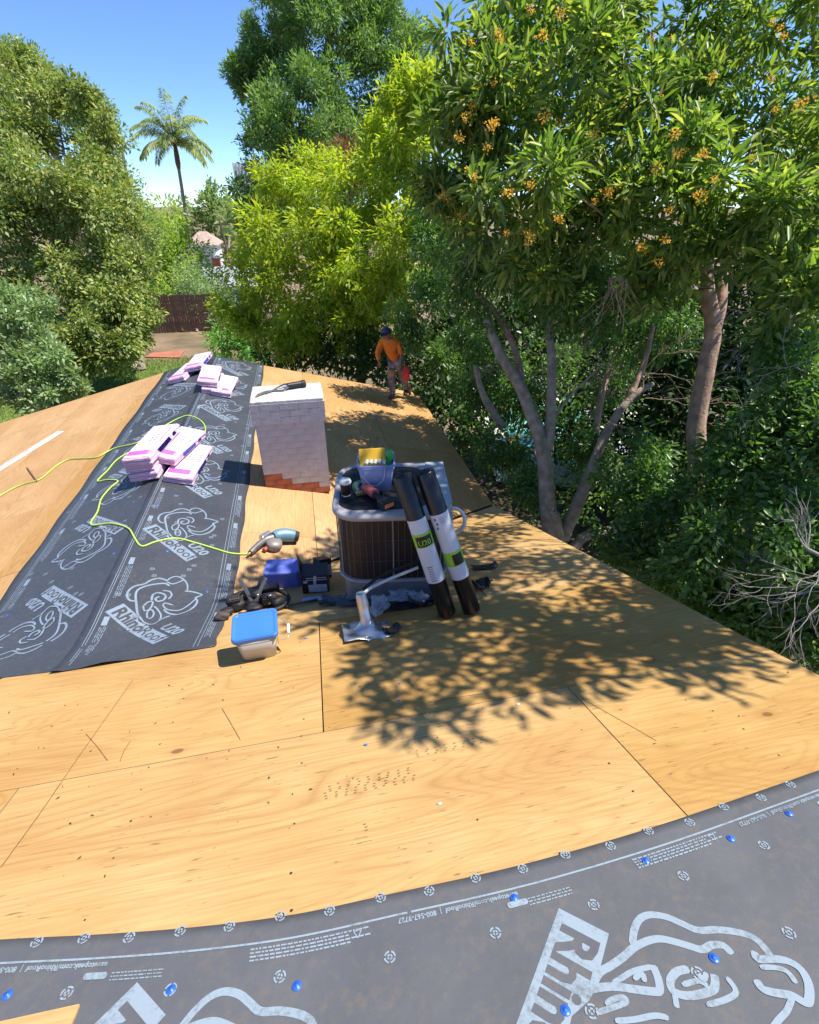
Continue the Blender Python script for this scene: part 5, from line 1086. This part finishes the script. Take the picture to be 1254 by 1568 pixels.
def lump(name, label, cat, M, size, m, seed, amp=.22, sub=3, parent=None, freq=9.0, flat=False):
    bm = bmesh.new(); bmesh.ops.create_icosphere(bm, subdivisions=sub, radius=1.0); rr0 = random.Random(seed); ph = [(rr0.uniform(-1, 1), rr0.uniform(-1, 1), rr0.uniform(-1, 1), rr0.uniform(0, 6)) for _ in range(9)]
    for v in bm.verts:
        s_ = sum(math.sin(freq * .5 * (a * v.co.x + b_ * v.co.y + c * v.co.z) + d) for a, b_, c, d in ph) / 4; f_ = 1 + amp * s_
        v.co = Vector((v.co.x * f_ * size[0], v.co.y * f_ * size[1], max(-size[2] * .7, v.co.z * f_ * size[2])))
    me = bpy.data.meshes.new(name); bm.to_mesh(me); bm.free(); me.materials.append(m)
    for pl in me.polygons: pl.use_smooth = not flat
    if parent is not None: o = obj_from(name, me, parent); o.matrix_basis = M; return o
    o = obj_from(name, me); o.matrix_basis = M; return tag(o, label, cat)
M_BAG = mat('clear_bag', (.68, .74, .84), .06, var=.15, scale=30, bump=.6, bscale=70, alpha=.42, spec=.9)
lump('plastic_bag', 'crumpled clear plastic bag beside the vent flashing pipe', 'bag', on_deck(582, 940, R(70), .07), (.10, .06, .065), M_BAG, 3, .34, 3, None, 17.0, True)
lump('plastic_wrap', 'clear plastic wrap bunched behind the plastic bag', 'wrap', on_deck(618, 922, R(0), .05), (.10, .06, .045), M_BAG, 5, .4, 3, None, 17.0, True)
lump('plastic_bottle_wrap', 'bluish plastic wad near the foot of the first roll', 'wrap', on_deck(645, 925, R(0), .04), (.06, .05, .045), M_BAG, 8, .38, 3, None, 17.0, True)
# blue tub, nail boxes
BMx = on_deck(437, 893, R(-8), .0, True); blue = thing('blue_tub', 'upturned blue plastic tub beside the nail box', 'tub', M=BMx); M_BLUEP = mat('blue_violet_plastic', (.14, .19, .62), .45, var=.08)
MB().prism(rounded(.29, .20, .03, 4), .0, .19, scale0=1.06).build('body', M_BLUEP, blue, bevel=.012); MB().prism(rounded(.325, .235, .03, 4), -.004, .018).build('rim', M_BLUEP, blue, bevel=.004)
M_BOX = mat('carton_black', (.018, .018, .024), .5, var=.2); M_LABW = mat('carton_label', (.42, .45, .55), .6, var=.15, scale=30)
NB = on_deck(484, 908, R(-6), .0, True); nb_ = thing('nail_carton', 'black nail carton with white label and its flap standing open', 'carton', M=NB)
MB().box((0, .08, .09), (.205, .16, .18)).build('body', M_BOX, nb_, bevel=.003); MB().box((.02, -.0015, .05), (.145, .003, .075)).build('label', M_LABW, nb_); MB().box((.0, -.0022, .10), (.022, .003, .15), rot=(0, R(6), 0)).build('tape', M_LABW, nb_)
for z in (.135, .155): MB().box((.015, -.0018, z), (.16, .003, .006)).build('stripe', M_LABW, nb_)
MB().box((-.072, -.0025, .118), (.03, .003, .022)).build('sticker', M_LABW, nb_)
mb = MB(); mb.add([(-.1, .0, .18), (-.1, .16, .18), (-.135, .15, .30), (-.105, .02, .25)], [(0, 1, 2, 3)]); o = mb.build('flap', M_BOX, nb_); s_ = o.modifiers.new('t', 'SOLIDIFY'); s_.thickness = .003
NB2 = on_deck(503, 893, R(25), .0, True); nb2 = thing('nail_carton', 'small tilted black carton behind the open nail carton', 'carton', M=NB2)
MB().box((0, .09, .11), (.11, .12, .17), rot=(R(-18), R(14), 0)).build('body', M_BOX, nb2, bevel=.003); MB().box((.008, .012, .13), (.07, .004, .09), rot=(R(-18), R(14), 0)).build('label', M_LABW, nb2)
# tool belt heap
TB = on_deck(392, 934, R(-6), .0); belt = thing('tool_belt', 'heap of black tool belts and pouches next to the clear bucket', 'tool belt', M=TB)
M_LEATH = mat('pouch_black', (.016, .015, .017), .6, var=.5, scale=14, bump=.4)
for i, (x, y, z, a, sx, sy, sz) in enumerate([(-.14, .02, .05, 20, .09, .06, .07), (-.03, .05, .06, -15, .10, .06, .08), (.09, .05, .055, 5, .10, .07, .07), (.17, .02, .045, 30, .08, .05, .06), (.0, -.05, .04, 0, .08, .05, .05), (-.19, -.06, .035, 40, .07, .05, .045)]):
    lump('pouch', None, None, Matrix.Translation((x, y, z)) @ Matrix.Rotation(R(a), 4, 'Z'), (sx * .7, sy * .8, sz * .65), M_LEATH, 50 + i, .22, parent=belt)
for x, y, a, w, h in ((-.16, .03, 15, .10, .13), (-.02, .07, -20, .12, .15), (.10, .03, 12, .11, .12)):
    pm_ = Matrix.Translation((x, y, h * .45)) @ Matrix.Rotation(R(a), 4, 'Z') @ Matrix.Rotation(R(24), 4, 'X'); q_ = MB().box((0, 0, 0), (w, .06, h), taper=.8).build('pouch', M_LEATH, belt, bevel=.014, M=pm_)
    MB().box((0, -.034, h * .22), (w * .92, .008, h * .45)).build('pouch_flap', M_RUBBER, q_, bevel=.003); MB().lathe([(0, .004), (.007, .003), (.009, 0)], 10, (0, 0, 0)).build('rivet', M_METAL, q_, M=Matrix.Translation((0, -.04, h * .05)) @ Matrix.Rotation(R(90), 4, 'X'))
MB().tube(smooth_path([(-.22, .05, .05), (-.12, .13, .10), (.02, .15, .12), (.15, .11, .10), (.24, .05, .06), (.20, -.04, .02), (.05, -.11, .015), (-.10, -.10, .02)], 6), .016, 6).build('strap', M_LEATH, belt)
MB().box((.06, .10, .12), (.22, .05, .055), rot=(R(20), R(-4), R(3))).build('padded_belt', M_RUBBER, belt, bevel=.015)
for x, a in ((-.055, -24), (.045, 28)): MB().box((x, .03, .14), (.028, .012, .20), rot=(R(-16), R(a), 0)).build('blade', mat('blade_grey', (.16, .16, .17), .4, .4), belt, bevel=.004)
for x, y in ((-.20, .02), (.12, -.02), (.02, .02)): MB().lathe([(.010, 0), (.016, .002), (.016, .006), (.010, .008)], 14, (x, y, .11)).build('buckle', M_METAL, belt)
lump('pouch', None, None, Matrix.Translation((-.21, -.12, .03)), (.055, .05, .035), mat('pouch_brown', (.07, .055, .045), .7), 71, .15, parent=belt)
o = MB().box((0, 0, .010), (.24, .022, .012)).build('pry_bar', mat('bar_dark_blue', (.02, .03, .06), .4), None, bevel=.003, M=on_deck(463, 927, R(14), .012)); tag(o, 'dark flat pry bar in front of the tool belts', 'pry bar')
# clear square bucket with blue lid
CB = on_deck(397, 1010, R(3), .0, True); CB.translation = CB.translation + Vector((0, .09, -.005)); cb = tub('clear_bucket', 'square clear bucket with a bright blue lid on the bare plywood', 'bucket', CB, .195, .235, .185, M_CLEARW, M_CLEARW, .17, .205)
M_LID = mat('lid_blue', (.05, .19, .58), .4, var=.06)
lid = MB().prism(rounded(.262, .232, .03, 5), .178, .207).build('lid', M_LID, cb, bevel=.006); mb = MB(); ro = rounded(.255, .225, .03, 5); ri = rounded(.225, .195, .025, 5); n = len(ro)
mb.add([(x, y, .2095) for x, y in ro] + [(x, y, .2115) for x, y in ri] + [(x * .97, y * .97, .2075) for x, y in ri], [(k_ * n + i, k_ * n + (i + 1) % n, (k_ + 1) * n + (i + 1) % n, (k_ + 1) * n + i) for k_ in range(2) for i in range(n)], 0, True); mb.build('raised_rim', M_LID, lid)
MB().tube(smooth_path([(.112, .09, .16), (.16, .06, .15), (.185, .0, .13), (.175, -.05, .10), (.118, -.085, .13)], 6), .0028, 6).build('wire_handle', M_METAL, cb)
MB().tube([(.187, .025, .137), (.184, -.03, .117)], .009, 8).build('grip', M_WHITE, cb); MB().box((.120, -.06, .13), (.006, .03, .075)).build('yellow_tag', M_YEL, cb, bevel=.002)
lump('screws', None, None, Matrix.Translation((0, 0, .05)), (.08, .07, .05), mat('hardware_grey', (.30, .28, .26), .5, .4, var=.5, scale=60), 9, .1, parent=cb)

# nail gun and its hose
NG = on_deck(418, 836, R(22), .0); gun = thing('nail_gun', 'blue-grey coil nail gun at the end of the green hose', 'nail gun', M=NG @ Matrix.Scale(1.35, 4))
M_GUN = mat('gun_blue_grey', (.16, .30, .40), .4, .2, var=.15); M_GUNG = mat('gun_grey', (.26, .24, .24), .4, .5)
MB().tube(smooth_path([(.01, .03, .055), (.07, .035, .058), (.13, .02, .056), (.165, .005, .052)], 4), [.036, .042, .046, .048, .049, .050, .050, .049, .048, .046, .044, .042, .040], 16).build('cylinder', M_GUN, gun); MB().tube([(.158, .008, .053), (.185, -.004, .05)], [.043, .036], 16).build('end_cap', M_RUBBER, gun)
MB().tube(smooth_path([(.03, .03, .05), (-.04, .03, .045), (-.12, -.02, .04), (-.19, -.075, .03)], 4), [.03, .029, .027, .025, .024, .023, .023, .022, .022, .021, .021, .020, .019], 10).build('handle', M_GUNG, gun)
MB().lathe([(.0, -.025), (.052, -.025), (.055, .0), (.052, .025), (.0, .025)], 20, (-.01, -.035, .04)).build('coil_magazine', mat('magazine_grey', (.30, .27, .25), .5, .3), gun); MB().box((-.035, .07, .05), (.10, .035, .035), rot=(0, 0, R(30))).build('nose', M_METAL, gun, bevel=.006)
MB().tube([(-.02, -.01, .03), (-.09, -.06, .02)], [.012, .016], 8).build('exhaust', M_REDT, gun); MB().tube([(-.185, -.07, .03), (-.215, -.09, .025)], [.010, .008], 10).build('air_coupling', mat('brass', (.55, .40, .16), .35, .8), gun)
def deck_pts(rows, lift=.012):
    out_ = []
    for q in rows:
        p = at_deck(*q); out_.append(p + Vector((0, 0, lift)))
    return out_
hp_ = deck_pts([(380, 850), (355, 849), (330, 842), (300, 833), (270, 826), (240, 831), (218, 838), (207, 826), (196, 810), (170, 803), (140, 805), (150, 785), (156, 765), (170, 748), (181, 738), (165, 736), (150, 738), (165, 722), (180, 705), (203, 692)])
hp_ += [Vector((-2.05, 6.10, 0)), Vector((-1.8, 6.17, 0))]; hp_ += deck_pts([(280, 669), (300, 670), (314, 663), (312, 650), (298, 640), (276, 641), (255, 652), (225, 672), (205, 681), (175, 688), (150, 701), (125, 703), (105, 705), (85, 716), (62, 735), (35, 743), (10, 755), (-40, 785)])
hp_ = smooth_path(hp_, 7)
hp_ = [Vector((p.x, p.y, deck(p.x, p.y) + .013)) for p in hp_]
tag(MB().tube(hp_, .0075, 8).build('air_hose', mat('hose_lime', (.48, .72, .10), .4, var=.05)), 'lime green air hose looping over the ridge to the nail gun', 'hose')

# shingle bundles
M_WRAP = mat('wrap_pink_white', (.72, .50, .66), .42, var=.10, scale=5, bump=.45, bscale=14); M_WRAPT = mat('wrap_top_white', (.76, .62, .71), .45, var=.05, scale=4, bump=.3, bscale=16); M_MAG = mat('print_magenta', (.78, .12, .42), .5, var=.12, scale=10); M_PBLUE = mat('print_blue', (.06, .09, .55), .45); M_PGREY = mat('print_grey', (.30, .27, .32), .6)
def bundle_mesh(seed):
    rr0 = random.Random(seed); L_, W_, T_ = 1.0, .335, .098; nx, ny, nz = 6, 14, 4; mb = MB(); pts = {}
    bm = bmesh.new(); bmesh.ops.create_cube(bm, size=1.0); bmesh.ops.subdivide_edges(bm, edges=bm.edges[:], cuts=5, use_grid_fill=True)
    for v in bm.verts:
        x, y, z = v.co; lay_ = 1 - .02 * math.sin(z * 26 + seed); v.co = Vector((x * W_ * lay_ + rr0.uniform(-.003, .003), y * L_ * lay_ + rr0.uniform(-.004, .004), (z + .5) * T_ + rr0.uniform(-.003, .003)))
    me = bpy.data.meshes.new('wrapper'); bm.to_mesh(me); bm.free(); me.materials.append(M_WRAP); return me
def make_bundle():
    t = thing('shingle_bundle', 'x', 'shingle bundle'); o = obj_from('wrapper', bundle_mesh(1), t); b_ = o.modifiers.new('b', 'BEVEL'); b_.width = .006; b_.segments = 2; b_.limit_method = 'ANGLE'
    z = .1035
    def flat(name, x0, x1, y0, y1, m, zz=z, par=t):
        mb = MB(); mb.add([(x0, y0, zz), (x1, y0, zz), (x1, y1, zz), (x0, y1, zz)], [(0, 1, 2, 3)]); return mb.build(name, m, par)
    tp_ = flat('top_panel', -.158, .158, -.48, .48, M_WRAPT, .1025); flat('magenta_band', -.15, .10, -.42, -.30, M_MAG, z, tp_); flat('pale_band', .10, .15, -.42, -.30, mat('print_pink', (.72, .35, .52), .5), z, tp_)
    mb = MB()
    for i in range(3):
        for j in range(2): mb.add([(-.03 + .05 * j, -.02 + .075 * i, z), (-.0 + .05 * j, -.02 + .075 * i, z), (-.0 + .05 * j, .02 + .075 * i, z), (-.03 + .05 * j, .02 + .075 * i, z)], [(0, 1, 2, 3)])
    for i in range(7): mb.add([(.10, -.05 + .06 * i, z), (.135, -.05 + .06 * i, z), (.135, -.015 + .06 * i, z), (.10, -.015 + .06 * i, z)], [(0, 1, 2, 3)])
    mb.build('printed_marks', M_PGREY, tp_)
    mb = MB()
    for x in (.1725, -.1725):
        mb.add([(x, -.22, .02), (x, .16, .02), (x, .10, .085), (x, -.28, .085)], [(0, 1, 2, 3), (3, 2, 1, 0)])
    for x in (.1725, -.1725): mb.add([(x, .24, .03), (x, .34, .03), (x, .30, .08), (x, .22, .08)], [(0, 1, 2, 3), (3, 2, 1, 0)])
    mb.build('blue_panel', M_PBLUE, t); mb = MB()
    for i in range(3): mb.add([(-.165, -.5055, .02 + .028 * i), (.165, -.5055, .018 + .028 * i), (.165, -.5055, .024 + .028 * i), (-.165, -.5055, .026 + .028 * i)], [(0, 1, 2, 3)])
    mb.build('shingle_edges', mat('wrap_fold_mauve', (.42, .26, .42), .6), t)
    return t
proto = make_bundle(); used = False
def bundle(x, y, lift, rz, label, roll_=0.0, grp='shingle bundles on the ridge'):
    global used
    o = proto if not used else copy_tree(proto); used = True
    n = NL if x < XR else NRt; zz = z_far(x, y) if abs(x - XR) > .15 else -H - .02
    o.matrix_basis = Matrix.Translation((x, y, zz + .012 + lift)) @ Matrix.Rotation(roll_, 4, 'Y') @ Matrix.Rotation(R(rz), 4, 'Z') @ Matrix.Scale(.87, 4); o['label'] = label; o['group'] = grp
TL = math.atan(-M2) * -1
for i, (dx, dy, rz, lab) in enumerate([(0, 0, -5, 'bottom bundle of the tall left stack of pink-wrapped shingles'), (-.01, .03, -7, 'second bundle of the tall left stack of pink-wrapped shingles'), (.015, -.01, -9, 'top bundle of the tall left stack of pink-wrapped shingles')]):
    bundle(-1.74 + dx, 5.47 + dy, .02 + .091 * i, rz, lab, -.10)
bundle(-1.41, 5.42, .0, -6, 'single low bundle leaning against the tall pink stack', .20)
bundle(-1.53, 5.62, .100, -13, 'crumpled bundle squeezed between the tall stack and the low bundle', .22)
bundle(-2.07, 9.32, .0, -12, 'lowest bundle at the far left end of the ridge', -.24); bundle(-1.86, 9.50, .06, -4, 'upper bundle at the far left end of the ridge', -.16)
bundle(-1.50, 8.35, .0, 4, 'bottom bundle of the far right pair on the ridge', .18); bundle(-1.53, 8.38, .092, 2, 'top bundle of the far right pair on the ridge', .18); bundle(-1.32, 8.30, .0, -3, 'bundle lying right beside the far pair on the ridge', .24)

# drip edge and stick on the left slope, small bits on the plywood
d0, d1 = at_deck(-60, 757), at_deck(95, 661); dd = (d1 - d0); M = frame(d0, dd, NL); mb = MB(); Ld = dd.length
mb.add([(0, -.055, .006), (Ld, -.055, .006), (Ld, .045, .008), (0, .045, .008), (Ld, .045, .035), (0, .045, .035), (Ld, -.055, .004), (0, -.055, .004)], [(0, 1, 2, 3), (3, 2, 4, 5), (5, 4, 2, 3), (7, 6, 1, 0)])
o = mb.build('drip_edge', M_WHITE, None, M=M); s_ = o.modifiers.new('t', 'SOLIDIFY'); s_.thickness = .0015; tag(o, 'long white metal drip edge lying on the left roof slope', 'drip edge')
s0, s1 = at_deck(42, 717), at_deck(57, 738); tag(MB().tube([s0 + Vector((0, 0, .012)), s1 + Vector((0, 0, .012))], .009, 6).build('wood_stick', mat('stick_brown', (.22, .12, .06), .8)), 'short brown stick below the white drip edge', 'stick')
M_CHIPW = mat('chip_white', (.70, .70, .68), .6)
for px, py, m, lab in [(560, 1141, M_BLUE, 'loose blue nail cap on the plywood below the clear bucket joint'), (612, 1047, M_BLUE, 'loose blue nail cap under the vent flashing, upper of two'), (610, 1073, M_BLUE, 'loose blue nail cap under the vent flashing, lower of two'), (793, 1079, M_CHIPW, 'white chip in the dappled tree shade'), (673, 1231, M_CHIPW, 'white chip alone on the sunlit near plywood'), (468, 978, M_BLUE, 'tiny blue cap beside the clear bucket')]:
    o = MB().lathe([(0, .004), (.004, .004), (.011, .002), (.0115, 0)], 10).build('plastic_chip', m, None, M=on_deck(px, py, 0, .0015)); o.scale = (.8, .5, 1); tag(o, lab, 'chip', 'small bits on the plywood')

# ------------------------------------------------------------------ the worker at the far right corner
def skin_part(name, verts, edges, radii, m, parent, root=0, sub=2):
    me = bpy.data.meshes.new(name); me.from_pydata(verts, edges, []); o = obj_from(name, me, parent); me.materials.append(m)
    sk = o.modifiers.new('skin', 'SKIN'); sk.use_smooth_shade = True
    if not me.skin_vertices: me.attributes  # created with the modifier
    sv = me.skin_vertices
    if not sv:
        bpy.context.view_layer.objects.active = o; bpy.ops.mesh.customdata_skin_add(); sv = me.skin_vertices
    for i, r_ in enumerate(radii):
        rr0 = r_ if hasattr(r_, '__len__') else (r_, r_); sv[0].data[i].radius = rr0; sv[0].data[i].use_root = (i == root)
    s_ = o.modifiers.new('sub', 'SUBSURF'); s_.levels = s_.render_levels = sub; return o
M_SKIN = mat('skin', (.26, .14, .09), .55, var=.05); M_TROU = mat('trousers_grey_camo', (.24, .22, .24), .9, var=.6, scale=14); M_HIVIS = mat('shirt_orange', (.82, .21, .02), .85, var=.12, scale=10); M_CAP = mat('cap_purple', (.05, .045, .13), .8); M_BOOT = mat('boot_dark', (.10, .055, .045), .7); M_TAN = mat('pouch_tan', (.42, .24, .13), .8)
pf = at_deck(604, 610); person = thing('person', 'worker in orange shirt, grey trousers and dark purple cap under the branches', 'person', (pf.x, pf.y, pf.z), (0, 0, R(-28))); person.scale = (.86, .86, .86)
J = dict(pelvis=(.03, .05, .84), spine=(.0, .0, 1.02), chest=(-.06, -.06, 1.20), neck=(-.09, -.11, 1.36), head=(-.10, -.15, 1.45), crown=(-.105, -.16, 1.56),
         lsh=(-.24, -.10, 1.28), lel=(-.30, -.22, 1.06), lwr=(-.22, -.36, .94), lha=(-.20, -.40, .89), rsh=(.13, -.03, 1.28), rel=(.20, -.08, 1.02), rwr=(.20, -.16, .80), rha=(.20, -.18, .73),
         lhip=(-.06, .04, .82), lkn=(-.05, -.06, .45), lan=(-.03, -.01, .09), lto=(-.06, -.15, .035), rhip=(.12, .06, .82), rkn=(.16, .14, .46), ran=(.20, .34, .12), rto=(.19, .22, .05))
def sub_skel(keys, edges, radii, *a, **k_): return skin_part(a[0], [J[q] for q in keys], [(keys.index(x), keys.index(y)) for x, y in edges], radii, a[1], a[2], **k_)
sub_skel(['pelvis', 'spine', 'chest', 'neck', 'head', 'crown', 'lsh', 'lel', 'lwr', 'lha', 'rsh', 'rel', 'rwr', 'rha', 'lhip', 'lkn', 'lan', 'lto', 'rhip', 'rkn', 'ran', 'rto'],
    [('pelvis', 'spine'), ('spine', 'chest'), ('chest', 'neck'), ('neck', 'head'), ('head', 'crown'), ('chest', 'lsh'), ('lsh', 'lel'), ('lel', 'lwr'), ('lwr', 'lha'), ('chest', 'rsh'), ('rsh', 'rel'), ('rel', 'rwr'), ('rwr', 'rha'), ('pelvis', 'lhip'), ('lhip', 'lkn'), ('lkn', 'lan'), ('lan', 'lto'), ('pelvis', 'rhip'), ('rhip', 'rkn'), ('rkn', 'ran'), ('ran', 'rto')],
    [.12, .11, .13, .055, .085, .06, .05, .04, .03, .035, .05, .04, .03, .035, .08, .055, .04, .035, .08, .055, .04, .035], 'body', M_SKIN, person)
sub_skel(['pelvis', 'lhip', 'lkn', 'lan', 'rhip', 'rkn', 'ran'], [('pelvis', 'lhip'), ('lhip', 'lkn'), ('lkn', 'lan'), ('pelvis', 'rhip'), ('rhip', 'rkn'), ('rkn', 'ran')], [.15, .105, .085, .075, .105, .085, .075], 'trousers', M_TROU, person)
sub_skel(['spine', 'chest', 'lsh', 'lel', 'lwr', 'rsh', 'rel', 'pelvis', 'neck'], [('pelvis', 'spine'), ('spine', 'chest'), ('chest', 'neck'), ('chest', 'lsh'), ('lsh', 'lel'), ('lel', 'lwr'), ('chest', 'rsh'), ('rsh', 'rel')], [.145, .165, .085, .065, .05, .085, .065, .15, .07], 'shirt', M_HIVIS, person, root=1)
for a_, b_ in (('lan', 'lto'), ('ran', 'rto')): MB().tube([Vector(J[a_]) + Vector((0, .04, 0)), J[a_], J[b_], Vector(J[b_]) + Vector((0, -.04, 0))], [.05, .06, .05, .03], 10).build('boot', M_BOOT, person)
mb = MB(); cc = Vector(J['crown']); mb.lathe([(.098, -.02), (.102, .02), (.085, .07), (.045, .095), (0, .10)], 18, cc - Vector((0, 0, .055))); mb.add([(cc.x - .07, cc.y - .08, cc.z - .06), (cc.x + .07, cc.y - .08, cc.z - .06), (cc.x + .05, cc.y - .19, cc.z - .09), (cc.x - .05, cc.y - .19, cc.z - .09)], [(0, 1, 2, 3), (3, 2, 1, 0)]); mb.build('cap', M_CAP, person)
for s_ in (-.032, .032): MB().lathe([(.0, .008), (.007, .004), (.008, 0)], 8, Vector(J['head']) + Vector((s_, -.083, .015))).build('eye', M_BLACKP, person)
MB().box(Vector(J['head']) + Vector((0, -.09, -.01)), (.022, .03, .035), taper=1.4).build('nose', M_SKIN, person, bevel=.006); MB().box(Vector(J['head']) + Vector((0, -.083, -.045)), (.04, .008, .008)).build('mouth', mat('lips', (.30, .10, .08), .6), person)
for hnd in ('lha', 'rha'):
    h_ = Vector(J[hnd])
    for f_ in range(4): MB().tube([h_ + Vector((-.024 + .016 * f_, -.01, -.01)), h_ + Vector((-.026 + .017 * f_, -.03, -.05)), h_ + Vector((-.024 + .016 * f_, -.015, -.085 + .006 * abs(f_ - 1.4)))], [.010, .009, .007], 6).build('finger', M_SKIN, person)
    MB().tube([h_ + Vector((.03, -.01, .0)), h_ + Vector((.045, -.035, -.03)), h_ + Vector((.03, -.045, -.055))], [.011, .010, .008], 6).build('thumb', M_SKIN, person)
lump('thigh_pouch', None, None, Matrix.Translation((-.04, -.12, .62)), (.085, .05, .10), M_TAN, 90, .15, parent=person)
bm_M = person.matrix_basis.copy() @ Matrix.Translation((.22, -.14, .53)) @ Matrix.Rotation(R(-6), 4, 'Y')
rb_ = thing('red_bag', 'red fabric bag hanging from the worker\'s hand', 'bag', M=Matrix.Translation(pf) @ Matrix.Rotation(R(-10), 4, 'Z') @ Matrix.Translation((.23, -.17, .52)))
lump('sack', None, None, Matrix(), (.075, .05, .17), mat('red_fabric', (.72, .05, .04), .7, var=.2), 91, .15, parent=rb_); MB().tube(smooth_path([(-.03, 0, .13), (-.02, 0, .19), (.0, 0, .205), (.02, 0, .19), (.03, 0, .13)], 4), .008, 6).build('handle', M_RUBBER, rb_)
tag(MB().tube([pf + Vector((.34, .12, .02)), pf + Vector((.24, .05, .42))], [.028, .025], 8).build('wood_post', mat('post_brown', (.17, .09, .05), .8)), 'short brown timber standing beside the red bag', 'timber')
